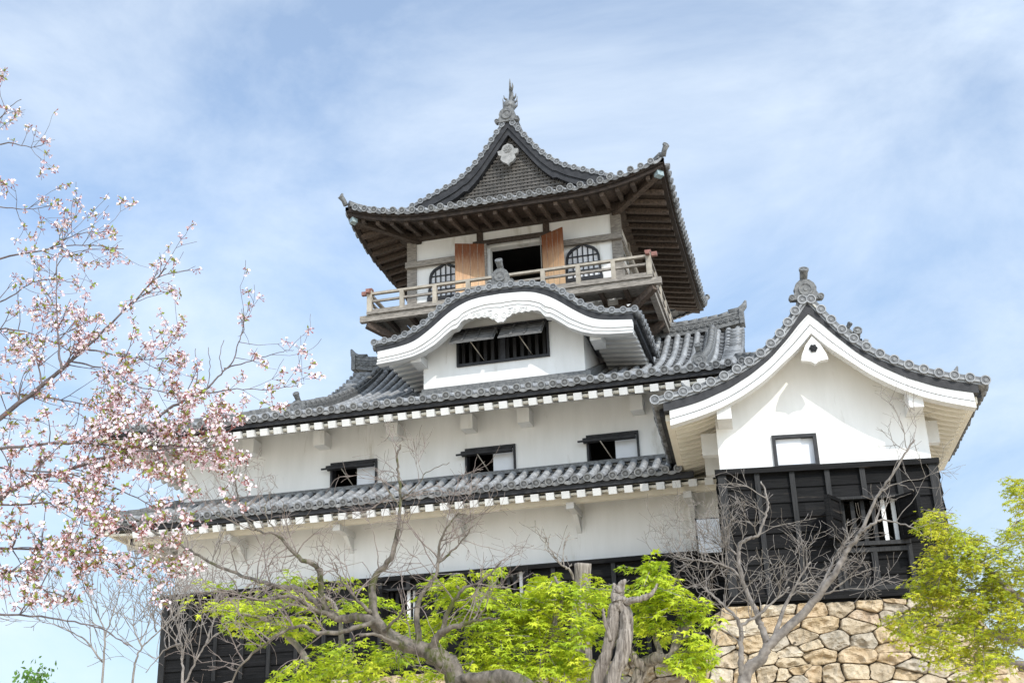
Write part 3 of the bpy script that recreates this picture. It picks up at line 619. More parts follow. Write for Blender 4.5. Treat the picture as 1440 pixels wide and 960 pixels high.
# dormer walls and lattice window
DW = flatmap(YDW); t = MB(); dh = (-7.71, -5.45, 11.78, 12.66)
wall_cols(t, DW, list(np.linspace(-8.55, -4.64, 22)), 10.9, lambda x: kb(abs(x-XD))-.06, [dh], .3)
for x in (-8.55, -4.64): t.add([(x, YDW, 10.9), (x, TWF, 10.9), (x, TWF, 12.3), (x, YDW, 12.3)], [(0, 1, 2, 3)])
dwall = build('dormer_wall', t, 'plaster', keep)
t = MB(); t.box(-8.6, -4.6, YDW-.14, YDW-.002, 11.06, 11.20); t.box(-8.58, -4.62, YDW-.08, YDW-.003, 11.204, 11.29); t.box(-8.58, -4.62, YDW-.04, YDW-.004, 11.294, 11.32); t.hexa([(-4.638, YDW-.1, 11.1), (-4.5, YDW-.1, 11.1), (-4.5, TWF, 12.1), (-4.638, TWF, 12.1), (-4.638, YDW-.1, 11.3), (-4.5, YDW-.1, 11.3), (-4.5, TWF, 12.35), (-4.638, TWF, 12.35)]); build('flashing_tiles', t, 'tile_ornament', dwall)
x0, x1, z0, z1 = dh; t = MB()
t.box(x0, x0+.05, YDW-.06, YDW+.2, z0, z1); t.box(x1-.05, x1, YDW-.06, YDW+.2, z0, z1); t.box(x0-.1, x1+.08, YDW-.09, YDW+.1, z1, z1+.05); t.box(x0+.05, x1-.05, YDW-.06, YDW+.2, z0, z0+.06); t.box((x0+x1)/2-.06, (x0+x1)/2+.06, YDW-.02, YDW+.15, z0+.06, z1)
dwin = build('dormer_window', t, 'dark_board', dwall)
for i in range(12):
    x = x0+.05+(x1-x0-.1)*(i+.5)/12; t = MB(); t.box(x-.04, x+.04, YDW+.06, YDW+.14, z0+.06, z1); build('lattice_bar', t, 'char_post', dwin)
t = MB(); t.add([(x0-.5, YDW+1, z0-.5), (x1+.5, YDW+1, z0-.5), (x1+.5, YDW+1, z1+.4), (x0-.5, YDW+1, z1+.4)], [(0, 1, 2, 3)]); build('room_shade_sheet', t, 'interior_shade', dwin)  # dark sheet in place of the shade behind the dormer lattice
for sx0, sx1 in ((x0-.04, -6.66), (-6.56, x1-.06)):
    t = MB()
    for k in range(3):
        a, b = k/3, (k+1)/3
        P_ = lambda f, x, up: (x, YDW-.05-.50*f, z1-.03-.46*f+up)
        t.hexa([P_(a, sx0, 0), P_(a, sx1, 0), P_(b+.03, sx1, .012), P_(b+.03, sx0, .012), P_(a, sx0, .025), P_(a, sx1, .025), P_(b+.03, sx1, .037), P_(b+.03, sx0, .037)])
    for f in (.3, .62, .97):
        x = sx0+(sx1-sx0)*f; t.beam((x-.02, YDW-.07, z1-.005), (x-.02, YDW-.56, z1-.455), .05, .03)
    build('awning_shutter', t, 'weathered_dark', dwin)
    t = MB(); xm = sx0+(sx1-sx0)*.45; t.tube([(xm, YDW-.46, z1-.42), (xm+.2, YDW+.04, z0+.12)], .013, 6); build('prop_stick', t, 'pale_wood', dwin)

# ---- top storey
t = MB(); TF = flatmap(TWF); DOOR = (-7.44, -6.02, 14.15, 15.98)
KW = [(-9.12, -8.22), (-5.38, -4.50)]
wall_cols(t, TF, [TWL, TWR], 11.8, lambda x: 16.9, [DOOR], .25)
t.add([(TWL, TWF, 11.8), (TWL, TWB, 11.8), (TWL, TWB, 16.9), (TWL, TWF, 16.9), (TWR, TWF, 11.8), (TWR, TWB, 11.8), (TWR, TWB, 16.9), (TWR, TWF, 16.9)], [(0, 3, 2, 1), (4, 5, 6, 7), (1, 2, 6, 5)])
top = build('top_storey_wall', t, 'plaster', keep)
t = MB(); t.box(TWL+.3, TWR-.3, TWF+2.4, TWF+2.5, 13.9, 16.8); t.box(TWL+.2, TWR-.2, TWF+.26, TWF+2.39, 16.35, 16.4); build('room_shade_sheet', t, 'interior_shade', top)  # black boxes painting the unlit depth behind the doorway
for x in (TWL, -7.70, -5.88, TWR):
    e = x in (TWL, TWR)
    t = MB(); ww = .13 if e else .085; t.box(x-ww+(.03 if x == TWL else (-.03 if x == TWR else 0)), x+ww+(.03 if x == TWL else (-.03 if x == TWR else 0)), TWF-.05, TWF+.2, 14.05 if e else 15.98, 16.62); build('post', t, 'grey_wood' if e else 'eave_wood', top)
for y in (30.4, 32.6, TWB-.1):
    t = MB(); t.box(TWR-.03, TWR+.05, y-.1, y+.1, 14.05, 16.62); build('post', t, 'grey_wood', top)
for a, b in ((TWL-.12, -7.5), (-5.94, TWR+.12)): t = MB(); t.box(a, b, TWF-.16, TWF-.055, 15.66, 15.82); build('tie_beam', t, 'grey_wood', top)
t = MB(); t.box(TWR+.052, TWR+.14, TWF-.02, TWB, 15.64, 15.78); build('tie_beam', t, 'grey_wood', top)
t = MB(); t.box(TWR+.052, TWR+.14, TWF-.02, TWB, 14.9, 15.02); build('tie_beam', t, 'grey_wood', top)
t = MB(); t.box(-7.86, -5.72, TWF-.20, TWF-.162, 15.99, 16.13); build('lintel', t, 'eave_wood', top)
t = MB(); t.box(TWL+.2, -7.9, TWF-.06, TWF-.002, 14.1, 14.62)
t.box(-5.6, TWR-.2, TWF-.06, TWF-.002, 14.1, 14.62)
for x in list(np.linspace(TWL+.3, -7.95, 6))+list(np.linspace(-5.55, TWR-.3, 5)): t.box(x-.03, x+.03, TWF-.085, TWF-.061, 14.1, 14.60)
build('dado_panel', t, 'dark_board', top)
# beams under the eave and the third-storey strip under the balcony
t = MB(); t.box(TWL-.25, TWR+.25, TWF-.22, TWF+.1, 16.46, 16.66); t.box(TWR-.1, TWR+.22, TWF+.11, TWB+.2, 16.46, 16.66); t.box(TWL-.22, TWL+.1, TWF+.11, TWB+.2, 16.46, 16.66); build('eave_beam', t, 'eave_wood', top)
# bell-shaped windows
for x0, x1 in KW:
    xc = (x0+x1)/2; hw = (x1-x0)/2; zb, zt = 14.72, 15.74
    def outl(s):
        pts = []
        for a, z in ((1.12, 0), (1.03, .35), (1.0, .60), (.92, .72), (.72, .82), (.45, .88), (.22, .92), (0, 1.0)): pts.append((a*hw*s, zb+(zt-zb)*z*(1-.04*(1-s))))
        return [(xc-a, z) for a, z in pts]+[(xc+a, z) for a, z in pts[::-1][1:]]
    oo, ii = outl(1.), [(xc+(x-xc)*.88, zb+(z-zb)*.94) for x, z in outl(1.)]
    t = MB(); t.strip(oo, ii, TF, -.07, .0); t.box(x0-.06, x1+.06, TWF-.09, TWF-.001, zb-.08, zb+.02); kw = build('bell_window', t, 'dark_board', top)
    t = MB(); n = len(ii); t.add([TF(x, z, -.012) for x, z in ii], [tuple(range(n))]); build('paper_pane', t, 'paper', kw)
    zz = lambda x: float(np.interp(x, [p[0] for p in ii], [p[1] for p in ii]))
    for k in range(1, 6):
        x = x0+.1+(x1-x0-.2)*(k-.5)/5; t = MB(); t.box(x-.014, x+.014, TWF-.05, TWF-.015, zb, zz(x)); build('lattice_bar', t, 'dark_board', kw)
    t = MB()
    for z in (.22, .42, .62): 
        z = zb+(zt-zb)*z; t.box(x0+.05, x1-.05, TWF-.045, TWF-.018, z-.014, z+.014)
    build('lattice_rail', t, 'dark_board', kw)
# doors, folded back outwards
for hx, sg, ang, ww in ((-7.52, -1, 20, .80), (-5.98, 1, 28, .72)):
    c, s_ = math.cos(R(ang)), math.sin(R(ang)); z0, z1 = 14.17, 16.02
    e = lambda r, z, y: (hx+sg*r*c, TWF-.20-r*s_+y, z)
    t = MB(); t.hexa([e(0, z0, 0), e(ww, z0, 0), e(ww, z0, .05), e(0, z0, .05), e(0, z1, 0), e(ww, z1, 0), e(ww, z1, .05), e(0, z1, .05)])
    dr = build('door', t, 'door_wood', top); t = MB()
    for k in (1, 2, 3):
        r_ = ww*k/4; t.hexa([e(r_-.004, z0+.02, -.004), e(r_+.004, z0+.02, -.004), e(r_+.004, z0+.02, -.001), e(r_-.004, z0+.02, -.001), e(r_-.004, z1-.02, -.004), e(r_+.004, z1-.02, -.004), e(r_+.004, z1-.02, -.001), e(r_-.004, z1-.02, -.001)])
    t.box(*sorted((hx-.02, hx+.04*sg*-1)), TWF-.21, TWF-.16, z0, z1); build('hinge_strip', t, 'grey_wood', dr)

# ---- balcony round the top storey
BX0, BX1, BY0, BY1, BZ = -10.5, -3.06, 27.4, 36.1, 14.10
t = MB(); t.box(BX0, BX1, BY0, TWF-.07, BZ-.07, BZ); t.box(TWR+.15, BX1, TWF-.07, BY1, BZ-.071, BZ-.001); t.box(BX0, TWL-.15, TWF-.07, BY1, BZ-.071, BZ-.001)
balc = build('balcony_floor', t, 'grey_wood', keep)
t = MB(); t.box(BX0-.2, BX1+.2, BY0+.05, BY0+.2, BZ-.24, BZ-.075); t.box(BX1-.2, BX1-.05, BY0+.201, BY1+.2, BZ-.24, BZ-.076); t.box(BX0+.05, BX0+.2, BY0+.201, BY1+.2, BZ-.24, BZ-.076); build('edge_beam', t, 'grey_wood', balc)
for y in np.arange(TWF, BY1, .62):
    t = MB(); t.beam((TWR-.1, y, BZ-.17), (BX1-.21, y, BZ-.17), .10, .12); build('joist', t, 'eave_wood', balc)
for x in np.arange(BX0+.5, BX1-.3, .62):
    t = MB(); t.beam((x, BY0+.21, BZ-.17), (x, TWF, BZ-.17), .10, .12); build('joist', t, 'eave_wood', balc)
t = MB(); t.box(TWL-.12, TWR+.12, TWF-.16, TWF-.003, 13.55, 13.80); t.box(TWR+.003, TWR+.16, TWF-.1, TWB, 13.5, 13.75); build('ledger', t, 'eave_wood', balc)
for a, b in (((TWR-.1, TWF-.1, 13.35), (BX1+.02, BY0+.12, BZ-.30)), ((TWL+.1, TWF-.1, 13.35), (BX0-.02, BY0+.12, BZ-.30))):
    t = MB(); t.beam(a, b, .15, .18); t.beam((a[0], a[1], 12.9), (a[0]+(b[0]-a[0])*.45, a[1]+(b[1]-a[1])*.45, 13.50), .15, .2); build('corner_bracket', t, 'eave_wood', balc)
for x in (-8.4, -6.9, -5.3):
    t = MB(); t.beam((x, TWF, 13.35), (x, BY0+.25, BZ-.28), .16, .2); build('bracket_arm', t, 'eave_wood', balc)
for y in (30., 31.6, 33.2):
    t = MB(); t.beam((TWR, y, 13.3), (BX1-.1, y, BZ-.28), .16, .2); build('bracket_arm', t, 'eave_wood', balc)
def post(x, y, corner=False):
    t = MB(); h = .055 if not corner else .065; t.box(x-h, x+h, y-h, y+h, BZ+.001, BZ+(.50 if not corner else .60)); p = build('railing_post', t, 'pale_wood', balc)
    if corner:
        t = MB(); sx = -1 if x < -7 else 1
        t.box(x-.075, x+.075, y-.075, y+.075, BZ+.601, BZ+.66); t.box(*sorted((x+sx*.08, x+sx*.22)), y-.05, y+.05, BZ+.50, BZ+.60); t.box(x-.05, x+.05, y-.2, y-.08, BZ+.50, BZ+.60); build('copper_cap', t, 'copper_red', p)
xs_ = [BX0+.07, -9.55, -8.66, -7.77, -6.83, -5.81, -4.91, -4.02, BX1-.07]; yr = BY0+.07
for x in xs_: post(x, yr, x in (xs_[0], xs_[-1]))
for y in np.arange(yr+.95, BY1, .95):
    for x in (xs_[0], xs_[-1]): post(x, y)
for z, hh, ww in ((BZ+.52, .03, .05), (BZ+.305, .028, .035), (BZ+.04, .03, .045)):
    t = MB(); t.box(xs_[0], xs_[-1], yr-ww, yr+ww, z-hh, z+hh); build('rail', t, 'grey_wood' if z < BZ+.5 else 'pale_wood', balc)
    for x in (xs_[0], xs_[-1]):
        t = MB(); t.box(x-ww+.002, x+ww-.002, yr+.08, BY1, z-hh-.002, z+hh-.002); build('rail', t, 'grey_wood', balc)

# ---- top roof: hipped gable, ridge along y
XT = -6.72; HW = 4.28; YT, YTB = 26.9, 36.7; LT = YTB-YT; ZT = 16.50; GD = 1.1
ht = smooth_tab([(0, 0), (.6, .25), (1.1, .48), (1.65, .73), (2.17, .95), (2.6, 1.13), (2.87, 1.26), (3.06, 1.41), (3.41, 1.74), (3.71, 2.15), (4.0, 2.57), (HW, 2.95)])
lt = lambda a: LIFT(a, 2.6, .50)
ztf_ = lambda u: ZT+lt(u)+lt(2*HW-u)
zts_ = lambda u: ZT+lt(u)+lt(LT-u)
fd = lambda d: max(0, 1-d/2.2)**1.5
ztf = lambda u, d: ZT+ht(d)+(ztf_(u)-ZT)*fd(d)
zts = lambda u, d: ZT+ht(d)+(zts_(u)-ZT)*fd(d)
t = MB(); slope(t, (XT-HW, YT), (1, 0), (0, 1), ztf, .1, 2*HW-.1, lambda u: min(GD+.15, u, 2*HW-u), pitch=.262)
def dside(u): return min(u, LT-u) if (u < GD or u > LT-GD) else HW
for sx in (-1, 1): slope(t, (XT+sx*HW, YT), (0, 1), (-sx, 0), zts, .1, LT-.1, dside, pitch=.262)
slope(t, (XT-HW, YTB), (1, 0), (0, -1), ztf, .1, 2*HW-.1, lambda u: min(GD+.15, u, 2*HW-u), course=.5)
GY = 27.85; TM = flatmap(GY)
gcurve = [(XT+.03+a, ZT+ht(HW-abs(a))+.06) for a in np.linspace(-2.95, 2.95, 61)]
verge(t, gcurve, TM, (0, -1, 0), .262, .08, .5)
troof = build('top_roof', t, 'tile', keep)
t = MB(); dk = [(x, z-.075) for x, z in gcurve]; di = []
for x, z in gcurve:
    a = abs(x-XT-.03); wdt = .42-.10*math.exp(-(a/.3)**2)*0+.02*a; di.append((x, z-.075-wdt*math.sqrt(1+(.9 if a < 1.2 else .45)**2)*.78))
t.strip(dk, [(x, z+(w_-z)*.55) for (x, z), (_, w_) in zip(dk, di)], TM, .04, .30); t.strip([(x, z+(w_-z)*.555) for (x, z), (_, w_) in zip(dk, di)], di, TM, .08, .30); build('bargeboard', t, 'dark_board', troof)
# lattice in the gable
top_of = interp([(x, z) for x, z in di]); t = MB(); LY = GY+.25; zb = 17.05
x = XT-2.3
while x < XT+2.3:
    zt_ = top_of(x)
    if zt_ > zb+.1: t.box(x-.030, x+.030, LY, LY+.04, zb, zt_)
    x += .105
z = zb
while z < 19:
    xx = [x for x in np.linspace(XT-2.5, XT+2.5, 200) if top_of(x) > z]
    if len(xx) > 2: t.box(xx[0], xx[-1], LY-.02, LY+.02, z-.026, z+.026)
    z += .105
build('gable_lattice', t, 'lattice_wood', troof)
t = MB(); dk2 = [(x, z-.16) for x, z in gcurve]; t.strip(dk2, [(x, 16.8) for x, z in dk2], TM, .33, .36); build('gable_backing', t, 'plaster', troof)
t = MB(); gp_ = [(0, .30), (.12, .24), (.17, .12), (.27, .10), (.25, -.02), (.17, -.05), (.2, -.16), (.12, -.26), (.04, -.30), (0, -.36)]
gp_ = gp_+[(-a, b) for a, b in gp_[::-1][1:-1]]; n = len(gp_); cz = 18.36
t.add([TM(XT+.03+a*1.05, cz+b, -.03) for a, b in gp_]+[TM(XT+.03+a*1.05, cz+b, .07) for a, b in gp_], [tuple(range(n)), tuple(range(2*n-1, n-1, -1))]+[(i, (i+1) % n, n+(i+1) % n, n+i) for i in range(n)])
for k in range(6):
    a = k*math.pi/3; t.disc(TM(XT+.03+.075*math.cos(a), cz+.13+.075*math.sin(a), -.05), (0, -1, 0), .042, .03, 8)
t.disc(TM(XT+.03, cz+.13, -.06), (0, -1, 0), .045, .03, 8)
build('gable_pendant', t, 'grey_paint', troof)
# ridge, end ornament and fish finial
zk = ZT+ht(HW); t = MB(); ridge(t, [(XT+.03, GY+.15, zk+.06), (XT+.03, GY+1.2, zk), (XT+.03, 32, zk-.05), (XT+.03, 35.6, zk+.05)], .32, .36)
oni(t, (XT+.03, GY+.05, zk-.08), (0, -1, 0), 1.05, tori=False); build('top_ridge', t, 'tile_ornament', troof)
t = MB(); cx = XT+.03; yy = GY+.45; zz0 = zk+.42
pth = [(cx, yy-.25, zz0+.05), (cx, yy-.18, zz0+.17), (cx, yy, zz0+.24), (cx, yy+.14, zz0+.36), (cx+.01, yy+.16, zz0+.54), (cx+.02, yy+.08, zz0+.72), (cx+.03, yy+.0, zz0+.86)]
t.tube(pth, [.10, .15, .16, .13, .09, .055, .02], 10)
for (a, b, c, ln) in ((0, .0, .86, .36), (-.02, .08, .80, .26), (.05, -.05, .78, .24)):
    p = Vector((cx+a+.02, yy+b, zz0+c-.08)); t.tube([p, p+Vector((a*.8, b*.3, ln*.55)), p+Vector((a*.6, b*.6, ln))], [.035, .03, .006], 6)
for sx in (-1, 1):
    for (zf, ln) in ((.18, .20), (.34, .20), (.50, .14)):
        p = Vector((cx+sx*.09, yy+.05, zz0+zf)); t.tube([p, p+Vector((sx*ln*.5, -.03, ln*.3)), p+Vector((sx*ln*.62, -.03, ln))], [.04, .028, .006], 5)
for k in range(5):
    p = Vector(pth[2+min(k, 4)]); t.tube([p+Vector((0, .08, 0)), p+Vector((0, .20, .10)), p+Vector((0, .24, .2))], [.04, .025, .004], 5)
build('fish_finial', t, 'tile_ornament', troof)
# hip ridges with small ornaments at the corners
for sx in (-1, 1):
    for yb, sy in ((YT, 1), (YTB, -1)):
        t = MB(); pts = []
        for i in range(7):
            d = .12+(GD+.1)*i/6; pts.append((XT+sx*(HW-d), yb+sy*d, zts(d, d)+.05))
        ridge(t, pts, .2, .12); c = Vector((XT+sx*(HW-.06), yb+sy*.06, zts(.05, .05)+.06)); t.tube([c, c+Vector((sx*.05, -sy*.05, .14)), c+Vector((sx*.12, -sy*.12, .24))], [.07, .065, .08], 8); t.disc(c+Vector((sx*.12, -sy*.12, .25)), (sx, -sy, .6), .09, .05, 10)
        build('hip_ridge', t, 'tile_ornament', troof)
# eave: fascia, boards, rafters
t = MB(); sides = (((XT-HW, YT), (1, 0), (0, 1), ztf_, 2*HW), ((XT-HW, YT), (0, 1), (1, 0), zts_, LT), ((XT+HW, YT), (0, 1), (-1, 0), zts_, LT))
for i, (O_, U_, V_, z_, l_) in enumerate(sides):
    eboard(t, O_, U_, V_, z_, .05, l_-.05, .05+.001*i, .14, .01, -.10); eboard(t, O_, U_, V_, z_, .09, l_-.09, .10+.001*i, .22, -.102, -.20)
build('eave_fascia', t, 'eave_dark', troof)
t = MB()
for O_, U_, V_, z_, l_ in sides: eboard(t, O_, U_, V_, z_, .1, l_-.1, .12, 1.75, -.12, -.15, .20, .17, dl=lambda u, l_=l_: min(u, l_-u), n=60)
build('soffit', t, 'eave_wood', troof)
(O_, U_, V_, z_, l_) = sides[0]
tt = MB(); rafters('rafter', 'eave_wood', troof, O_, U_, V_, z_, .5, l_-.5, .40, .2, 1.72, -.165, .19, .10, .12, dl=lambda u: min(u, l_-u))
(O_, U_, V_, z_, l_) = sides[2]
rafters('rafter', 'eave_wood', troof, O_, U_, V_, z_, .5, l_-.5, .40, .2, 1.5, -.165, .19, .11, .12, dl=lambda u: min(u, l_-u))
t = MB(); (O_, U_, V_, z_, l_) = sides[1]
rafters('rafter', 'eave_wood', troof, O_, U_, V_, z_, .5, l_-.5, .40, .2, 1.5, -.165, .19, .11, .12, dl=lambda u: min(u, l_-u), one=t); ro = build('rafter', t, 'eave_wood', troof); ro['kind'] = 'stuff'
for sx in (-1, 1):
    a = Vector((XT+sx*(HW-.28), YT+.28, ZT+lt(.2)*.9-.20)); b = Vector((XT+sx*(HW-1.62), YT+1.62, ZT-.02))
    t = MB(); t.beam(a, b, .16, .2); hr = build('hip_rafter', t, 'eave_wood', troof)
    d = (a-b).normalized(); t = MB(); t.beam(a+d*.002, a+d*.16, .19, .23); build('copper_tip', t, 'verdigris', hr)

# ================================================================== CORNER TURRET
tur = thing('corner_turret', (.4, 24, 5.06), 'small gabled turret, white plaster above black boards, at the right end of the keep', 'turret')
U2 = Vector((1, .165)); UL = U2.length; Un = U2/UL
Vn = VF
def tmap(Ox, Oy):                              # plane along the skewed front; a = x in metres, back along the depth axis
    return lambda a, z, y: Vector((a+Vn.x*y, Oy+.165*(a-Ox)+Vn.y*y, z))
TWM = tmap(-1.55, 22.); TVM = tmap(-2.48, 21.1); TCM = tmap(-1.55, 21.9)
XC = .40
wx0, wx1 = -1.52, 2.22
td = smooth_tab([(0, 10.62), (.15, 10.42), (.3, 10.2), (.46, 9.98), (.62, 9.79), (.8, 9.62), (1.0, 9.46), (1.2, 9.33), (1.42, 9.21), (1.65, 9.1), (1.88, 9.01), (2.13, 8.92), (2.4, 8.85), (2.65, 8.80), (2.92, 8.73)])
tb = smooth_tab([(0, 10.24), (.2, 10.05), (.4, 9.80), (.58, 9.62), (.76, 9.42), (.95, 9.28), (1.17, 9.11), (1.32, 9.03), (1.58, 8.87), (1.8, 8.79), (2.0, 8.70), (2.3, 8.61), (2.72, 8.52)])
tc_ = smooth_tab([(0, 9.84), (.26, 9.55), (.52, 9.33), (.92, 8.98), (1.35, 8.70), (1.78, 8.49), (2.17, 8.36), (2.65, 8.23)])
t = MB(); symt = lambda fn, w_, n=60: [(XC-w_+2*w_*i/n, fn(abs(-w_+2*w_*i/n))) for i in range(n+1)]
verge(t, symt(td, 2.9), TVM, (NF.x, NF.y, 0), .262, .088, .45)
zt2 = lambda u, d: td(2.92-d)-.055
Y0 = lambda a: 21.1+.165*(a+2.48)
OL = TVM(XC-2.92, 0, .15); OR = TVM(XC+2.92, 0, .15)
slope(t, (OL.x, OL.y), tuple(Vn), tuple(Un), zt2, .2, 4.2, lambda u: 2.92/1.0, pitch=.262)
slope(t, (OR.x, OR.y), tuple(Vn), tuple(-Un), zt2, .2, 4.4, lambda u: 2.92/1.0, pitch=.262)
uroof = build('turret_roof', t, 'tile', tur)
t = MB(); c = TVM(XC, td(0)-.09, .1); oni(t, c, (NF.x, NF.y, 0), .98); b_ = Vector((Vn.x, Vn.y, 0)); ridge(t, [c+b_*.12+Vector((0, 0, .1)), c+b_*4.2+Vector((0, 0, .1))], .3, .26); build('ridge_end_tile', t, 'tile_ornament', uroof)
t = MB()
p = TVM(XC+.80, td(.80)+.10, .35); t.tube([p, p+Vector((.03, -.1, .13)), p+Vector((.05, -.2, .16))], .075, 8); t.disc(p+Vector((.055, -.215, .162)), (.1, -1, .3), .085, .05, 10)
for a in (-2.25, 2.35):
    sg = 1 if a > 0 else -1; p = TVM(XC+a, td(abs(a))+.08, .3); t.tube([p-Vector((sg*.32, 0, -.02)), p, p+Vector((sg*.12, 0, .07)), p+Vector((sg*.16, 0, .17))], [.07, .06, .05, .015], 8)
build('verge_ridge', t, 'tile_ornament', uroof)
t = MB(); t.strip([(x, z-.075) for x, z in symt(td, 2.76)], symt(tb, 2.76), TVM, .06, .34)
for sx, O_, sg in ((-1, OL, 1), (1, OR, -1)):
    eboard(t, (O_.x, O_.y), tuple(Vn), tuple(Un*sg), lambda u: 8.675, .2, 4.5, .07, .17, -.02, -.16)
build('verge_board', t, 'dark_board', uroof)
t = MB(); lt2 = lambda f: (lambda a: tb(a)+(tc_(a)-tb(a))*f)
for f0, f1, y0 in ((0, .13, .075), (.17, .53, .05), (.575, .63, .06), (.675, 1., .015), (.02, .98, .125)):
    t.strip([(x, z-.002) for x, z in symt(lt2(f0), 2.66-.004*(y0 > .1))], symt(lt2(f1), 2.66-.004*(y0 > .1)), TVM, y0, .24-.004*(y0 > .1))
build('bargeboard', t, 'white_wood', uroof)
# soffits and rafters of both eaves
soff = lambda a: tb(a)-.06
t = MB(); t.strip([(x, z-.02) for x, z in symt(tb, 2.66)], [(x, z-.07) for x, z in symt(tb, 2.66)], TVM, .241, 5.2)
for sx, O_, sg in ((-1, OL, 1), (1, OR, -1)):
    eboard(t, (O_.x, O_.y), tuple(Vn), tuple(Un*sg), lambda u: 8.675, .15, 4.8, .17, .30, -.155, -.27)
build('soffit', t, 'eave_plaster_bounce', uroof)
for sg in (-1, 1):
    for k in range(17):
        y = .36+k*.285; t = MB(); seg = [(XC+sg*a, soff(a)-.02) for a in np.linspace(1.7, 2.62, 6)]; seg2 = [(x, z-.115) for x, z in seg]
        t.strip(seg, seg2, TVM, y, y+.10); build('rafter', t, 'eave_plaster_bounce', uroof)
# beams that carry the bargeboard
for a in (-1.70, 1.66):
    t = MB(); x = XC+a; zt_ = soff(abs(a))-.10; q = lambda da, z, y: TVM(x+da, z, y)
    t.hexa([q(-.13, zt_-.34, .12), q(.13, zt_-.34, .12), q(.13, zt_-.34, 1.2), q(-.13, zt_-.34, 1.2), q(-.13, zt_, .12), q(.13, zt_, .12), q(.13, zt_, 1.2), q(-.13, zt_, 1.2)]); build('purlin_end', t, 'white_wood', uroof)
for y in (.55, 2.0):
    for sg, xw in ((-1, wx0), (1, wx1)):
        t = MB(); q = lambda da, z: TWM(xw+sg*da, z, y); v_ = Vector((Vn.x, Vn.y, 0))*.2
        pts = [q(-.02, 8.0), q(.30, 8.0), q(.30, 8.42), q(-.02, 8.42)]; t.hexa([pts[0], pts[1], pts[1]+v_, pts[0]+v_, pts[3], pts[2], pts[2]+v_, pts[3]+v_]); build('bracket', t, 'white_wood', uroof)
# gegyo pendant
t = MB(); gg = [(-.24, 9.30), (-.11, 9.285), (-.05, 9.26), (0, 9.22), (.05, 9.26), (.11, 9.285), (.24, 9.30), (.22, 9.40), (.13, 9.60), (0, 9.76), (-.13, 9.60), (-.22, 9.40)]; n = len(gg)
t.add([TVM(XC+a, z, -.02) for a, z in gg]+[TVM(XC+a, z, .10) for a, z in gg], [tuple(range(n)), tuple(range(2*n-1, n-1, -1))]+[(i, (i+1) % n, n+(i+1) % n, n+i) for i in range(n)]); pend = build('gable_pendant', t, 'white_wood', uroof)
t = MB(); nf3 = Vector((NF.x, NF.y, 0))
for k in range(6): t.disc(TVM(XC+.048*math.cos(k*math.pi/3), 9.52+.048*math.sin(k*math.pi/3), -.045), nf3, .03, .03, 8)
t.disc(TVM(XC, 9.52, -.055), nf3, .032, .03, 8); build('rosette', t, 'dark_board', pend)
# walls
TW_ = (-.52, .24, 7.54, 8.14)
t = MB(); wall_cols(t, TWM, list(np.linspace(wx0, wx1, 26)), 7.3, lambda x: soff(abs(x-XC)), [TW_], .16)
for xw in (wx0, wx1): t.add([TWM(xw, 5.1, 0), TWM(xw, 5.1, 5), TWM(xw, soff(1.8), 5), TWM(xw, soff(1.8), 0)], [(0, 1, 2, 3)])
tw = build('turret_wall', t, 'plaster', tur)
x0, x1, z0, z1 = TW_; t = MB(); bb = lambda a, b, c, d, y0, y1, m_=None: (m_ or t).hexa([TWM(a, c, y0), TWM(b, c, y0), TWM(b, c, y1), TWM(a, c, y1), TWM(a, d, y0), TWM(b, d, y0), TWM(b, d, y1), TWM(a, d, y1)])
bb(x0-.02, x0+.045, z0, z1, -.04, .15); bb(x1-.045, x1+.02, z0, z1, -.04, .15); bb(x0+.045, x1-.045, z1-.06, z1, -.04, .15); bb(x0+.045, x1-.045, z0-.02, z0+.03, -.04, .15); win = build('window', t, 'dark_board', tw)
t = MB(); bb(x0+.046, x1-.046, z0+.031, z1-.061, .08, .12); build('sliding_door', t, 'white_door', win)
t = MB(); bb(x0+.046, x0+.5, z0+.031, z1-.061, .05, .075); build('sliding_door', t, 'white_door', win)
# charred boards with an open, shuttered window
cl = MB(); bats = []; BW = (.46, 1.52, 6.06, 6.83); cx0, cx1 = -1.58, 2.29
cladding(cl, bats, TCM, cx0, cx1, 5.1, 7.5, 6, [BW], 5, .285)
for xw, sg in ((cx0, -1), (cx1, 1)):
    for i in range(8):
        a, b = 5.1+i*.295, 5.1+(i+1)*.295; cl.add([TCM(xw+sg*.035, a, 0), TCM(xw+sg*.035, a, 4.2), TCM(xw, b+.02, 4.2), TCM(xw, b+.02, 0)], [(0, 1, 2, 3)])
tcl = build('board_cladding', cl, 'char_board', tur)
for t in bats: build('batten', t, 'char_post', tcl)
t = MB(); wall_cols(t, tmap(-1.55, 21.91), [cx0, cx1], 5.05, lambda x: 7.48, [BW]); build('backing', t, 'char_board', tcl)
wn_ = open_window(TCM, BW, tur, 118, 128, 6)
t = MB(); bb2 = lambda a, b, c, d, y0, y1: t.hexa([TCM(a, c, y0), TCM(b, c, y0), TCM(b, c, y1), TCM(a, c, y1), TCM(a, d, y0), TCM(b, d, y0), TCM(b, d, y1), TCM(a, d, y1)])
bb2(.40, .47, 5.22, 5.98, -.11, -.003); bb2(1.55, 1.63, 5.22, 5.98, -.11, -.003); bb2(.47, 1.55, 5.88, 5.96, -.105, -.003); bb2(.96, 1.03, 5.22, 5.88, -.10, -.003); bb2(.47, .96, 5.222, 5.3, -.095, -.003); bb2(1.03, 1.55, 5.222, 5.3, -.095, -.003); build('apron_frame', t, 'char_post', tcl)
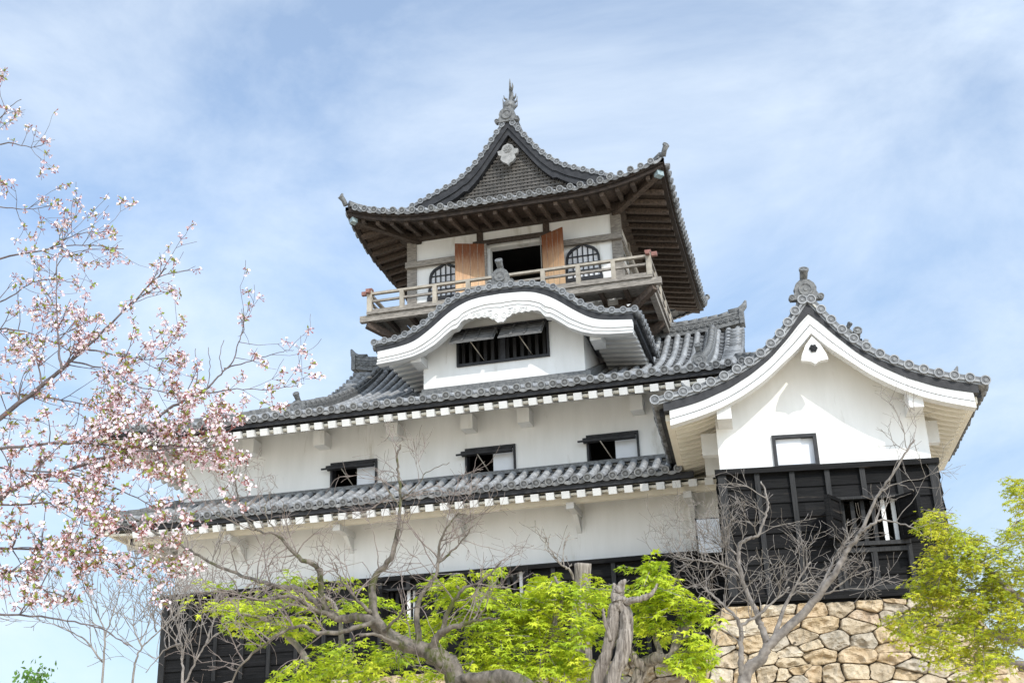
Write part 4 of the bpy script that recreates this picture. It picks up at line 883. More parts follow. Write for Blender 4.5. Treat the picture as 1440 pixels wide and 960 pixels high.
# the opened side shutter, white inside
t = MB(); t.hexa([(-2.17, 23.5, 6.37), (-1.74, 23.56, 6.37), (-1.74, 23.60, 6.37), (-2.17, 23.54, 6.37), (-2.17, 23.5, 7.02), (-1.74, 23.56, 7.02), (-1.74, 23.60, 7.02), (-2.17, 23.54, 7.02)]); sh = build('side_shutter', t, 'white_door', tur, 'white-faced shutter swung open beside the turret corner')
t = MB(); t.box(-2.20, -2.172, 23.49, 23.56, 6.34, 7.05); t.box(-2.172, -1.66, 23.58, 23.62, 6.34, 6.368); t.box(-2.172, -1.66, 23.58, 23.62, 7.022, 7.05); build('shutter_edge', t, 'char_post', sh)

# ================================================================== TREES
def crom(pts, n=6):
    pts = [Vector(p) for p in pts]; out = []
    for i in range(len(pts)-1):
        p0, p1, p2, p3 = pts[max(i-1, 0)], pts[i], pts[i+1], pts[min(i+2, len(pts)-1)]
        for k in range(n):
            t = k/n; out.append(.5*((2*p1)+(p2-p0)*t+(2*p0-5*p1+4*p2-p3)*t*t+(3*p1-p0-3*p2+p3)*t**3))
    out.append(pts[-1]); return out
def rvec(rg): 
    while 1:
        v = Vector((rg.uniform(-1, 1), rg.uniform(-1, 1), rg.uniform(-1, 1)))
        if .05 < v.length < 1: return v.normalized()
class Tree:
    def __init__(s, seed): s.rg = random.Random(seed); s.trunk = MB(); s.tw = MB(); s.tips = []; s.paths = []
    def limb(s, pts, r0, r1, sides=8, jit=.0, gnarl=0., n=6, pw=1.8):
        p = crom([at(*q) if len(q) == 3 and q[1] > 20 else Vector(q) for q in pts], n); m = len(p)
        if jit:
            for i in range(1, m-1): p[i] += rvec(s.rg)*jit
        ph = s.rg.uniform(0, 9)
        rad = [(r1+(r0-r1)*(1-i/(m-1))**pw)*(1+(gnarl*.5*noise.noise(Vector((i*.14+ph, ph, 0))) if gnarl else 0)) for i in range(m)]
        sq = (lambda i, k: 1+gnarl*.9*noise.noise(Vector((math.cos(6.283*k/sides+i*.07)*1.9+ph, math.sin(6.283*k/sides+i*.07)*1.9, i*.035)))) if gnarl else None
        s.trunk.tube(p, rad, sides, squash=sq); s.paths.append((p, rad)); return p, rad
    def twig(s, p, d, L_, r, lvl, curl=.25, up=.05, kids=(2, 4), minr=.0022, ang=(.5, 1.0)):
        rg = s.rg; n = max(3, min(9, int(L_/.07))); st = L_/n; path = [p.copy()]; d = d.normalized()
        for i in range(n):
            d = (d+rvec(rg)*curl+Vector((0, 0, up))).normalized(); p = p+d*st; path.append(p.copy())
        s.tw.tube(path, [max(minr, r*(1-.65*i/n)) for i in range(n+1)], 4 if r < .012 else 6, cap=False); s.tips.append((path[-1], d, lvl, path))
        if lvl > 0:
            for _ in range(rg.randint(*kids)):
                i = rg.randint(max(1, n//3), n); dd = (path[i]-path[i-1]).normalized(); a = rg.uniform(*ang)
                ax = dd.cross(rvec(rg)); 
                if ax.length < .05: continue
                nd = Matrix.Rotation(a, 3, ax.normalized()) @ dd
                s.twig(path[i], nd, L_*rg.uniform(.4, .7), r*.6, lvl-1, curl, up, kids, minr, ang)
    def twigs(s, path, rad, count, L_, r, lvl, f0=.1, f1=1., curl=.25, up=.05, bias=(0, 0, .5), flat=.5, kids=(2, 4), minr=.0022):
        rg = s.rg; m = len(path)
        for _ in range(count):
            f = rg.uniform(f0, f1); i = min(m-2, int(f*(m-1))); p = path[i]; t = (path[i+1]-path[i]).normalized()
            v = rvec(rg); v -= FW*v.dot(FW)*flat; v = (v-t*v.dot(t)*.6+t*.35+Vector(bias)).normalized()
            s.twig(p, v, L_*rg.uniform(.5, 1.25), min(r, rad[i]*.7), lvl, curl, up, kids, minr)
def leafmesh(name, m, parent, C, D, N, S, shape, faces, rnd):
    C, D, N, S = np.array(C, float), np.array(D, float), np.array(N, float), np.array(S, float)
    D /= np.linalg.norm(D, axis=1)[:, None]; N = N-D*(N*D).sum(1)[:, None]; N /= np.linalg.norm(N, axis=1)[:, None]+1e-9; B = np.cross(N, D)
    sh = np.array(shape, float); k = len(sh); n = len(C)
    V = C[:, None]+S[:, None, None]*(sh[None, :, 1, None]*D[:, None]+sh[None, :, 0, None]*B[:, None]+sh[None, :, 2, None]*N[:, None])
    me = bpy.data.meshes.new(name); fl = len(faces); q = len(faces[0])
    F_ = (np.array(faces)[None]+(np.arange(n)*k)[:, None, None]).reshape(-1)
    me.vertices.add(n*k); me.vertices.foreach_set('co', V.reshape(-1)); me.loops.add(len(F_)); me.loops.foreach_set('vertex_index', F_.astype(np.int32))
    me.polygons.add(n*fl); me.polygons.foreach_set('loop_start', np.arange(n*fl, dtype=np.int32)*q)
    me.update(calc_edges=True); a = me.attributes.new('rnd', 'FLOAT', 'FACE'); a.data.foreach_set('value', np.repeat(np.array(rnd, float), fl))
    me.materials.append(MATS[m]); me.validate(); return link(name, me, parent)
def star():
    an = [-115, -62, 0, 62, 115]; le = [.55, .88, 1.05, .88, .55]; v = [(0, 0, 0)]
    nt_ = [-150]+[(an[i]+an[i+1])/2 for i in range(4)]+[150]
    for i, a in enumerate(nt_): r_ = .12 if i in (0, 5) else .34; v.append((r_*math.sin(R(a)), .15+r_*math.cos(R(a)), .0))
    for a, l in zip(an, le): v.append((l*math.sin(R(a)), .15+l*math.cos(R(a)), -.16*l))
    return v, [(0, i+1, 7+i, i+2) for i in range(5)]
STAR = star()
OVAL = ([(0, 0, 0), (-.28, .4, .05), (0, 1, -.05), (.28, .4, .05)], [(0, 1, 2, 3)])
PETAL = ([(0, 0, 0), (-.42, .62, .10), (-.2, 1., .16), (.2, 1., .16), (.42, .62, .10), (0, .55, .0)], [(0, 1, 2, 5), (0, 5, 3, 4), (5, 2, 3, 5)])
PETAL = ([(0, 0, 0), (-.42, .62, .12), (0, 1.02, .16), (.42, .62, .12)], [(0, 1, 2, 3)])

# ------------------------------------------------------------------ flowering cherry on the left
ch = thing('cherry_tree', (-7.4, 8.2, 0), 'flowering cherry whose pink-blossomed branches reach in from the left edge', 'tree')
T = Tree(41)
T.limb([(-7.4, 8.2, 0), (-7.35, 8.2, 1.5), (-7.2, 8.1, 3.0), (-7.0, 8.1, 4.4), (-6.6, 8., 5.4)], .22, .09, 10, gnarl=.25)
K1, K2, K3 = (-7.2, 8.1, 3.0), (-7.0, 8.1, 4.4), (-6.6, 8., 5.4)
L_ = []
def cl(pts, r0, r1, k=None, start=None): 
    q = ([start] if start else [])+[(a, b, k) for a, b in pts]; L_.append(T.limb(q, r0, r1, 7, jit=.006)); 
cl([(-60, 625), (0, 587), (77, 527), (97, 510), (133, 477), (174, 437), (206, 405), (234, 377)], .03, .005, 7.8, K2)
cl([(86, 520), (82, 480), (80, 420), (81, 361)], .012, .004, 7.7)
cl([(-90, 390), (0, 363), (67, 350), (107, 330), (150, 326)], .018, .003, 8.0, K3)
cl([(60, 351), (115, 345), (174, 350)], .007, .003, 8.0)
cl([(-80, 300), (0, 292), (40, 294), (75, 290)], .012, .003, 8.3, K3)
cl([(-80, 230), (0, 203), (24, 203), (44, 207), (70, 200)], .012, .003, 8.3, K3)
cl([(-70, 230), (0, 167), (12, 152), (30, 140)], .012, .003, 8.5, K3)
cl([(-80, 760), (0, 700), (40, 677), (83, 665), (133, 647), (187, 632), (213, 627), (265, 625), (310, 610)], .034, .006, 7.9, K2)
cl([(190, 631), (227, 583), (260, 563), (290, 547), (307, 530), (327, 507), (337, 477), (343, 460), (337, 445)], .014, .003, 7.8)
cl([(315, 518), (353, 507), (393, 495), (413, 492)], .006, .002, 7.8)
cl([(285, 553), (333, 547), (383, 547), (428, 539)], .006, .002, 7.75)
cl([(275, 545), (277, 520), (275, 490)], .004, .0025, 7.8); cl([(292, 545), (295, 515), (293, 488)], .004, .0025, 7.85); cl([(312, 522), (309, 500), (315, 478)], .004, .0025, 7.8)
cl([(-60, 640), (0, 630), (83, 623), (150, 625), (200, 634), (265, 628), (330, 642), (350, 650)], .018, .004, 7.5, K1)
cl([(-60, 550), (0, 552), (60, 558), (133, 573), (170, 590)], .016, .004, 8.2, K2)
cl([(-60, 650), (0, 658), (100, 667), (170, 690), (230, 720)], .014, .004, 7.7, K1)
cl([(-60, 705), (0, 710), (83, 707), (133, 727), (200, 750)], .014, .004, 7.4, K1)
cl([(-60, 762), (0, 770), (117, 775), (187, 783), (213, 790), (240, 800)], .014, .003, 7.6, K1)
cl([(-60, 812), (0, 807), (13, 805), (67, 830), (110, 845)], .016, .004, 7.5, K1)
cl([(-60, 860), (0, 863), (83, 870), (140, 883), (180, 907)], .014, .004, 7.3, K1)
cl([(-60, 470), (0, 462), (50, 470), (110, 500)], .014, .004, 8.1, K2)
cl([(-60, 430), (0, 425), (40, 400), (75, 392), (110, 400)], .012, .003, 8.0, K3)
cl([(120, 490), (170, 500), (210, 505), (250, 500)], .008, .003, 7.8)
cl([(60, 545), (50, 500), (20, 470)], .009, .003, 7.9); cl([(80, 665), (110, 700), (100, 760), (120, 830)], .008, .003, 7.6)
cl([(75, 392), (90, 360), (130, 350), (160, 352)], .005, .002, 8.0); cl([(100, 508), (150, 520), (200, 545), (260, 555)], .008, .003, 7.9)
twc = [20, 11, 12, 5, 7, 6, 4, 26, 8, 3, 5, 0, 0, 0, 22, 14, 14, 18, 20, 16, 9, 12, 8, 11, 8, 10, 5, 14]
for (p, r_), c in zip(L_, twc): T.twigs(p, r_, c, .31, .005, 1, .25, 1., curl=.22, up=.02, bias=(.25, 0, .15), flat=.55, kids=(1, 2), minr=.0016)
build('trunk', T.trunk, 'bark_cherry', ch); build('twigs', T.tw, 'bark_cherry', ch)
rg = random.Random(5); clus = []
for (p, d, lv, path) in T.tips:
    u_, v_ = 0, 0
    for q in ([path[-1]]+([path[len(path)//2]] if rg.random() < .42 else [])): clus.append((q, d))
    if rg.random() < .5: clus.append((path[-2]+rvec(rg)*.02, d))
for (p, r_), c in zip(L_, twc):
    if c:
        for _ in range(int(c*1.2)):
            i = rg.randint(len(p)//3, len(p)-1); clus.append((p[i]+rvec(rg)*.03, rvec(rg)))
PC, PD, PN, PS, PR = [], [], [], [], []; LC, LD, LN, LS, LR = [], [], [], [], []; stem = MB()
def px_of(p):
    v = p-CAM; return 720+FPX*v.dot(RT)/v.dot(FW), 480-FPX*v.dot(UP)/v.dot(FW)
clus += [(q+rvec(rg)*.05, d) for q, d in clus if 120 < px_of(q)[0] < 320 and 550 < px_of(q)[1] < 670]
for q, d in clus:
    X_, Y_ = px_of(q)
    dens = .92 if Y_ > 600 else (.74 if Y_ > 430 else .50)                        # fewer flowers are open in the top of the tree
    if 300 < X_ and Y_ < 520: dens *= .35
    if Y_ > 855: dens *= .03
    if rg.random() > dens: continue
    nf = rg.randint(3, 8) if Y_ > 430 else rg.randint(2, 6)
    for _ in range(nf):
        o = (rvec(rg)+Vector((0, 0, -.15))+d*.2).normalized(); fc = q+o*rg.uniform(.018, .050); fr = rg.uniform(.0125, .0185)
        stem.tube([q, q.lerp(fc, .6), fc], [.0016, .0016, .0036], 3, cap=False)
        ax = (o+rvec(rg)*.4).normalized(); e = ax.orthogonal().normalized(); g_ = ax.cross(e); ph = rg.uniform(0, 6); cupr = rg.uniform(.1, .7); rr = rg.random()
        for k in range(5):
            a = ph+k*1.2566; dd = e*math.cos(a)+g_*math.sin(a); dd = (dd+ax*cupr).normalized()
            PC.append(fc); PD.append(dd); PN.append(ax); PS.append(fr); PR.append(min(1, max(0, rr*.75+rg.uniform(0, .3))))
    for _ in range(rg.choice([0, 1, 2, 3])+(rg.random() < (.9 if Y_ > 690 else .3))*2):
        o = rvec(rg); LC.append(q); LD.append(o+Vector((0, 0, .5))); LN.append(rvec(rg)); LS.append(rg.uniform(.022, .046)); LR.append(rg.random())
    for _ in range(rg.randint(1, 3)):
        o = (rvec(rg)+Vector((0, 0, -.2))).normalized(); stem.tube([q, q+o*.03, q+o*.042, q+o*.052], [.0014, .0016, .0052, .001], 4, cap=False)
build('flower_stalks', stem, 'calyx', ch)
leafmesh('blossoms', 'petal', ch, PC, PD, PN, PS, *PETAL, PR); leafmesh('young_leaves', 'leaf_young', ch, LC, LD, LN, LS, *OVAL, LR)

# ------------------------------------------------------------------ bare spreading tree in the middle
bt = thing('bare_tree', tuple(Vector((at(640, 960, 12.5).x+.1, 12.5, 0))), 'leafless mossy tree whose crooked limbs spread left in front of the keep', 'tree')
T = Tree(17); L2 = []
def bl(pts, r0, r1, gn=.28, sides=10): L2.append(T.limb(pts, r0*.88, r1, sides, jit=.012, gnarl=gn))
g0 = at(640, 960, 12.5)
bl([(g0.x+.15, 12.5, 0), (g0.x+.1, 12.5, g0.z*.55), (641, 965, 12.5), (625, 930, 12.5), (600, 915, 12.5), (567, 905, 12.5), (540, 887, 12.5), (522, 860, 12.5)], 0.180, 0.072, .45, 12)
bl([(637, 962, 12.45), (680, 952, 12.3), (730, 958, 12.1), (770, 990, 12)], 0.074, 0.072, .4, 10)
bl([(606, 915, 12.5), (620, 890, 12.4), (650, 878, 12.3), (672, 872, 12.3), (702, 868, 12.2)], 0.063, 0.009, .3)
bl([(622, 893, 12.4), (630, 860, 12.4), (650, 830, 12.35), (680, 815, 12.3), (705, 790, 12.3)], 0.037, 0.007)
bl([(590, 905, 12.5), (588, 845, 12.5), (612, 810, 12.5), (620, 761, 12.5), (639, 727, 12.4), (655, 722, 12.4)], 0.041, 0.007)
bl([(616, 790, 12.5), (640, 770, 12.5), (665, 740, 12.4)], 0.022, 0.006)
bl([(524, 865, 12.5), (526, 814, 12.6), (549, 784, 12.6), (562, 731, 12.6), (562, 675, 12.6), (558, 648, 12.6), (563, 625, 12.6)], 0.056, 0.010)
bl([(562, 700, 12.6), (580, 690, 12.5), (600, 665, 12.5), (632, 650, 12.4)], 0.013, 0.004); bl([(560, 710, 12.6), (545, 685, 12.6), (535, 672, 12.6)], 0.012, 0.004)
bl([(560, 907, 12.5), (527, 873, 12.4), (500, 868, 12.4), (473, 868, 12.4), (453, 845, 12.4), (450, 800, 12.4)], 0.063, 0.032, .3)
bl([(470, 868, 12.4), (440, 855, 12.3), (407, 838, 12.3), (363, 843, 12.2), (320, 830, 12.2), (280, 835, 12.2)], 0.037, 0.009)
bl([(460, 860, 12.4), (425, 830, 12.5), (387, 823, 12.5), (360, 815, 12.6), (317, 800, 12.6), (273, 777, 12.7), (247, 763, 12.7), (220, 750, 12.8), (185, 725, 12.8)], 0.044, 0.009)
bl([(452, 802, 12.4), (435, 790, 12.3), (420, 783, 12.3), (390, 753, 12.2), (363, 745, 12.2), (340, 720, 12.2), (330, 677, 12.1), (322, 655, 12.1)], 0.037, 0.006)
bl([(365, 745, 12.2), (345, 742, 12.2), (320, 730, 12.2), (300, 722, 12.2)], 0.011, 0.004); bl([(392, 755, 12.2), (380, 735, 12.2), (373, 712, 12.2), (380, 690, 12.2)], 0.013, 0.004)
bl([(527, 873, 12.4), (490, 885, 12.2), (450, 890, 12.1), (420, 880, 12.0), (380, 900, 12.), (345, 930, 12.), (320, 965, 12.)], .035, .010)
bl([(540, 887, 12.4), (570, 860, 12.2), (600, 850, 12.1)], 0.022, 0.006); bl([(522, 862, 12.4), (500, 840, 12.3), (480, 815, 12.3), (470, 790, 12.3)], 0.026, 0.007)
bl([(560, 905, 12.3), (530, 892, 12.1), (505, 893, 12.0)], 0.026, 0.014)
for i, c in enumerate([3, 0, 5, 6, 9, 6, 9, 4, 3, 8, 14, 17, 13, 5, 5, 14, 3, 8, 1]):
    p, r_ = L2[i]; T.twigs(p, r_, c, .55, .0085, 2, .2, 1., curl=.28, up=.0, bias=(-.1, 0, .30), flat=.5, kids=(2, 4), minr=.0021)
build('trunk', T.trunk, 'bark_moss', bt); build('twigs', T.tw, 'twig_brown', bt)

# ------------------------------------------------------------------ slim bare tree before the turret
bt2 = thing('bare_tree', (at(1050, 960, 17).x, 17, 0), 'slim pale leafless tree leaning right across the stone base of the turret', 'tree')
T = Tree(23); L2 = []; g0 = at(1047, 958, 17)
bl([(g0.x-.2, 17, 0), (g0.x-.1, 17, g0.z*.6), (1047, 957, 17), (1070, 925, 17), (1087, 900, 17), (1137, 854, 17), (1172, 808, 16.9), (1190, 776, 16.9), (1208, 751, 16.8), (1229, 705, 16.8), (1250, 673, 16.7), (1272, 638, 16.7), (1286, 618, 16.7)], .135, .012, .2, 9)
bl([(1045, 955, 17), (1042, 925, 16.9), (1041, 882, 16.9), (1030, 862, 16.8), (1013, 847, 16.8), (990, 825, 16.8)], .055, .014)
bl([(1079, 903, 17), (1070, 880, 17), (1063, 861, 17), (1045, 818, 17), (1038, 772, 17), (1052, 757, 17), (1066, 751, 17), (1078, 720, 17), (1079, 700, 17), (1070, 677, 17)], .06, .012)
bl([(1090, 895, 17), (1105, 850, 17.2), (1120, 820, 17.2), (1140, 790, 17.3)], .04, .012); bl([(1145, 845, 17), (1160, 815, 17), (1175, 780, 17.1), (1187, 765, 17.1)], .03, .01)
bl([(1208, 751, 16.8), (1225, 738, 16.7), (1240, 731, 16.7), (1279, 740, 16.6), (1307, 757, 16.6)], .028, .007); bl([(1240, 690, 16.7), (1262, 680, 16.7), (1285, 690, 16.7)], .014, .005)
bl([(1045, 818, 17), (1030, 800, 17), (1000, 790, 16.9), (965, 785, 16.9), (940, 775, 16.9)], .026, .008); bl([(1040, 780, 17), (1020, 770, 17), (1000, 760, 17)], .02, .006)
bl([(1041, 880, 16.9), (1060, 868, 16.9), (1090, 845, 16.9), (1110, 825, 16.9)], .03, .01); bl([(1120, 830, 17.2), (1160, 835, 17), (1190, 815, 17), (1225, 800, 17)], .022, .006)
for i, c in enumerate([7, 11, 12, 9, 7, 5, 2, 24, 13, 11, 8]):
    p, r_ = L2[i]; T.twigs(p, r_, c, .62, .0085, 2, .28 if i else .4, 1., curl=.24, up=.03, bias=(-.1, 0, .25), flat=.5, kids=(2, 4), minr=.0026)
build('trunk', T.trunk, 'bark_pale', bt2); build('twigs', T.tw, 'bark_pale', bt2)

# ------------------------------------------------------------------ thin bare saplings at the far left
sap = [('thin bare sapling with a forked grey stem, leftmost below the cherry', [[(143, 960), (147, 890), (138, 865), (130, 847), (118, 825)], [(147, 895), (160, 860), (168, 830)], [(144, 930), (120, 900), (85, 880), (60, 875)]], 19.),
       ('taller bare sapling rising just left of the black-boarded corner', [[(187, 960), (192, 925), (200, 910), (225, 885), (233, 877), (245, 855), (252, 835)], [(200, 910), (188, 880), (190, 850)], [(220, 888), (215, 860), (222, 830)], [(233, 877), (262, 850), (268, 830)]], 20.),
       ('pale bare sapling in front of the black boards at the left corner of the keep', [[(257, 960), (256, 930), (254, 900), (243, 865), (238, 850)], [(260, 962), (275, 930), (290, 905), (320, 880), (345, 865)], [(254, 905), (230, 915), (205, 945)], [(290, 905), (300, 870), (297, 845)]], 16.)]
for si, (lab, lines, Yd) in enumerate(sap):
    q0 = at(*lines[0][0], Yd); s_ = thing('bare_sapling', (q0.x, Yd, 0), lab, 'sapling', 'bare saplings at the left'); T = Tree(60+si); L2 = []
    for j, ln in enumerate(lines):
        pts = [(a, b, Yd+.1*j) for a, b in ln]
        if j == 0: pts = [(q0.x, Yd, 0), (q0.x, Yd, q0.z*.5)]+pts
        bl(pts, .036 if j == 0 else .020, .007)
    for j, (p, r_) in enumerate(L2): T.twigs(p, r_, 9 if j == 0 else 7, .8, .012, 2, .45 if j == 0 else .2, 1., curl=.22, up=.06, bias=(0, 0, .6), flat=.5, kids=(2, 3), minr=.0045)
    build('trunk', T.trunk, 'bark_grey' if si < 2 else 'bark_pale', s_); build('twigs', T.tw, 'bark_grey' if si < 2 else 'bark_pale', s_)

# ------------------------------------------------------------------ maples in young leaf
def foliage(parent, m, blobs, seed, size, spr, nl, stems, dy=.5, thick=.25):
    rg = random.Random(seed); C, D, N, S, Q = [], [], [], [], []; sm = MB()
    for (px, py, Y, rx, ry, n) in blobs:
        for _ in range(max(3, round(n*(.95 if m == 'leaf_gold' else .72)))):
            a = rg.uniform(0, 6.283); r_ = math.sqrt(rg.random()); c = at(px+rx*r_*math.cos(a), py+ry*r_*math.sin(a), Y+rg.uniform(-dy, dy))
            st = min(stems, key=lambda s_: (s_-c).length); dirn = (c-st); dirn.z *= .3; dirn = (dirn.normalized()+rvec(rg)*.5); dirn.z -= .12; dirn.normalize()
            sd = dirn.cross(Vector((0, 0, 1))).normalized(); up_ = sd.cross(dirn).normalized(); base = rg.random()
            L_ = spr*rg.uniform(.6, 1.2); sm.tube([c-dirn*L_*.9, c, c+dirn*L_*.8], [.006, .004, .002], 3, cap=False)
            for _ in range(nl):
                f = rg.uniform(-.9, 1.); w_ = rg.uniform(-1, 1)*(1-.55*abs(f)); p = c+dirn*f*L_+sd*w_*L_*.62+up_*rg.gauss(0, .10)*L_*thick*4-Vector((0, 0, .28*L_*(w_*w_+.4*f*f)))
                d2 = (dirn*(.5+.5*rg.random())+sd*w_*1.3+rvec(rg)*.35-Vector((0, 0, .28))).normalized(); C.append(p); D.append(d2); N.append((Vector((0, 0, 1))+rvec(rg)*.42).normalized()); S.append(size*rg.uniform(.6, 1.25)); Q.append(min(1, max(0, base*.6+rg.random()*.4)))
    leafmesh('leaves', m, parent, C, D, N, S, *STAR, Q); build('leaf_twigs', sm, 'bark_grey', parent)
def maple(lab, base, limbs, blobs, m, seed, size, spr, nl, bark='bark_grey', group='maples in young leaf', dy=.5):
    t_ = thing('maple_tree', base, lab, 'tree', group); T = Tree(seed); pts = []
    for ln, r0, r1 in limbs:
        p, r_ = T.limb(ln, r0, r1, 8, jit=.01, gnarl=.2); pts += p[len(p)//3:]
    build('trunk', T.trunk, bark, t_); foliage(t_, m, blobs, seed, size, spr, nl, pts, dy); return t_
q = at(470, 1010, 14)
maple('bright green maple with thin layered sprays behind the crooked bare limbs', (q.x, 14, 0), [([(q.x, 14, 0), (q.x, 14, 1.4), (470, 1005, 14), (440, 940, 14), (390, 880, 14), (330, 860, 14)], .14, .02), ([(455, 965, 14), (480, 900, 14), (470, 850, 14), (440, 830, 14)], .06, .015), ([(470, 1000, 14), (520, 950, 14), (560, 930, 14)], .06, .02)],
      [(345, 860, 14, 50, 24, 22), (320, 835, 14, 38, 18, 9), (405, 850, 14, 60, 22, 24), (430, 880, 14, 55, 18, 14), (470, 838, 14, 60, 26, 14), (380, 882, 14, 50, 16, 10), (490, 925, 13.6, 60, 24, 30), (450, 945, 13.6, 60, 18, 34), (540, 940, 13.6, 60, 26, 36), (560, 895, 13.8, 40, 25, 16), (420, 812, 14, 80, 12, 7), (520, 855, 14, 30, 30, 9)], 'leaf_maple', 71, .062, .26, 26)
q = at(740, 1010, 13.5)
maple('dense yellow-green maple filling the bottom middle, left of the gnarled grey trunk', (q.x, 13.5, 0), [([(q.x, 13.5, 0), (q.x, 13.5, 1.5), (740, 1000, 13.5), (700, 930, 13.5), (670, 860, 13.6), (640, 820, 13.6)], .15, .02), ([(735, 985, 13.5), (770, 900, 13.5), (790, 840, 13.5), (780, 810, 13.5)], .07, .015), ([(720, 960, 13.5), (640, 940, 13.5), (600, 930, 13.5)], .05, .02)],
      [(655, 822, 13.8, 52, 30, 34), (625, 850, 13.8, 42, 30, 24), (690, 868, 13.6, 55, 45, 50), (610, 900, 13.6, 40, 30, 18), (650, 940, 13.3, 60, 30, 34), (725, 905, 13.4, 60, 50, 56), (705, 945, 13.2, 60, 22, 30), (780, 828, 13.6, 40, 26, 24), (765, 850, 13.6, 30, 34, 22), (800, 870, 13.5, 50, 50, 48), (815, 920, 13.3, 40, 40, 34), (770, 945, 13.2, 60, 22, 30), (745, 880, 13.5, 30, 40, 20), (832, 850, 13.6, 22, 40, 14)], 'leaf_maple', 72, .062, .24, 26)
q = at(880, 1010, 14.2)
maple('small bright maple with star-shaped leaves between the gnarled trunk and the turret', (q.x, 14.2, 0), [([(q.x, 14.2, 0), (q.x, 14.2, 1.5), (890, 990, 14.2), (905, 935, 14.2), (925, 925, 14.1), (944, 923, 14), (954, 892, 14), (966, 876, 14), (952, 857, 14)], .10, .045), ([(905, 940, 14.2), (890, 922, 14.1), (888, 918, 14.1)], .06, .05), ([(950, 900, 14), (985, 890, 14), (1000, 900, 14)], .025, .01), ([(930, 925, 14.1), (915, 870, 14.3), (912, 815, 14.3)], .04, .012)],
      [(912, 803, 14.2, 32, 12, 15), (925, 826, 14.2, 36, 16, 14), (905, 840, 14.3, 25, 22, 10), (950, 838, 14.1, 34, 16, 15), (935, 866, 14.2, 36, 20, 17), (975, 866, 14., 30, 16, 13), (905, 865, 14.3, 20, 28, 10), (980, 925, 13.8, 26, 26, 24), (965, 900, 13.9, 24, 16, 8), (895, 895, 14.2, 14, 24, 5), (960, 932, 13.8, 22, 14, 7), (860, 828, 14.3, 30, 8, 8)], 'leaf_maple', 73, .072, .22, 22, 'bark_dead', dy=.35)
q = at(1500, 980, 14)
maple('fine-leaved maple with gold-tipped foliage at the right edge', (q.x+.2, 14, 0), [([(q.x+.2, 14, 0), (q.x+.2, 14, 1.6), (1500, 930, 14), (1440, 850, 14), (1390, 800, 14), (1330, 745, 14)], .17, .012), ([(1490, 920, 14), (1410, 895, 13.8), (1340, 880, 13.8), (1260, 870, 13.8)], .07, .01), ([(1500, 930, 14), (1480, 800, 14), (1445, 700, 14)], .09, .02), ([(1495, 940, 14), (1430, 930, 13.6), (1350, 935, 13.6)], .06, .012), ([(1420, 830, 14), (1360, 830, 14), (1310, 815, 14)], .04, .008)],
      [(1318, 735, 14, 24, 18, 22), (1345, 760, 14, 34, 18, 30), (1330, 790, 14, 36, 20, 30), (1378, 785, 14, 40, 22, 38), (1310, 822, 14, 34, 20, 28), (1365, 825, 14, 50, 26, 52), (1420, 820, 14, 30, 34, 40), (1330, 860, 13.8, 50, 24, 48), (1400, 870, 13.8, 50, 34, 64), (1268, 872, 13.8, 30, 10, 14), (1290, 890, 13.8, 34, 14, 18), (1345, 905, 13.6, 46, 26, 44), (1410, 925, 13.6, 24, 16, 14), (1370, 938, 13.6, 30, 18, 16), (1436, 690, 14, 16, 38, 26), (1428, 745, 14, 16, 18, 14), (1445, 780, 14, 20, 40, 20), (1432, 880, 13.8, 20, 30, 22)], 'leaf_gold', 74, .036, .20, 34)
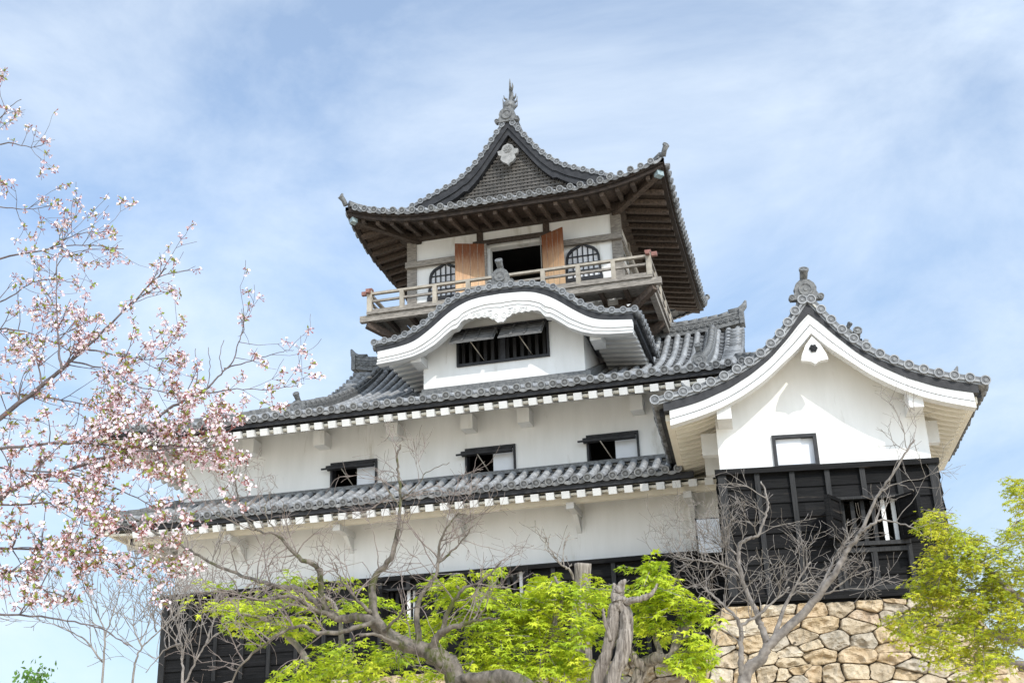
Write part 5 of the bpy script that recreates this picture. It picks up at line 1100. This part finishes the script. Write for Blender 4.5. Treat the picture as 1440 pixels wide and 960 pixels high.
# ------------------------------------------------------------------ the gnarled dead trunks
q = at(850, 965, 12.8)
dt = thing('dead_trunk', (q.x, 12.8, 0), 'gnarled grey twin trunk, hollow between its two stems, among the maples', 'tree trunk')
T = Tree(90); gl = lambda pts, r0, r1, sd=22: T.limb(pts, r0, r1, sd, jit=.006, gnarl=.42, n=7, pw=.9)
gl([(q.x-.05, 12.8, 0), (q.x-.05, 12.8, q.z*.6), (842, 965, 12.8), (851, 926, 12.8), (860, 892, 12.8), (862, 868, 12.8), (866, 852, 12.8), (878, 842, 12.8)], .085, .052)
gl([(q.x+.12, 12.75, 0), (q.x+.12, 12.75, q.z*.6), (862, 965, 12.7), (874, 926, 12.7), (881, 889, 12.75), (881, 864, 12.8), (873, 848, 12.8), (871, 838, 12.8)], .09, .055)
gl([(870, 846, 12.8), (868, 836, 12.8), (873, 826, 12.8), (877, 815, 12.8)], .085, .03, 9); gl([(872, 838, 12.8), (866, 826, 12.8), (862, 821, 12.8)], .05, .012, 8)
gl([(880, 846, 12.8), (900, 842, 12.7), (915, 835, 12.7), (925, 820, 12.7)], .04, .012, 7); gl([(858, 900, 12.75), (850, 870, 12.7), (848, 855, 12.7)], .03, .012, 7)
build('trunk', T.trunk, 'bark_dead', dt)
q = at(818, 960, 15)
ds = thing('dead_trunk', (q.x, 15, 0), 'grey snapped-off trunk standing up behind the dense maple against the black boards', 'tree trunk')
T = Tree(91); T.limb([(q.x, 15, 0), (q.x, 15, 1.5), (818, 950, 15), (817, 870, 15), (819, 830, 15), (819, 793, 15)], .16, .10, 12, gnarl=.4); L2 = []
T.tw = T.trunk; bl([(812, 822, 15), (800, 800, 14.9), (790, 795, 14.9), (775, 775, 14.9), (768, 755, 14.9)], .025, .006); T.twigs(*L2[0], 9, .4, .008, 1, .4, 1., minr=.004)
build('trunk', T.trunk, 'bark_dead', ds)
# ------------------------------------------------------------------ tip of a green bush, bottom left
q = at(50, 965, 18)
bu = thing('green_bush', (q.x, 18, 0), 'tip of a green bush just showing at the bottom left under the cherry', 'bush')
T = Tree(95); T.limb([(q.x, 18, 0), (q.x, 18, 1.5), (50, 975, 18), (55, 945, 18)], .05, .01); build('trunk', T.trunk, 'bark_grey', bu)
C, D, N, S, Q = [], [], [], [], []; rg = random.Random(3)
for _ in range(420):
    c = at(rg.gauss(48, 14), 965+rg.gauss(0, 14), 18+rg.uniform(-.3, .3)); C.append(c); D.append(rvec(rg)+Vector((0, 0, .6))); N.append(rvec(rg)); S.append(rg.uniform(.06, .11)); Q.append(rg.random())
leafmesh('leaves', 'leaf_green', bu, C, D, N, S, *OVAL, Q)
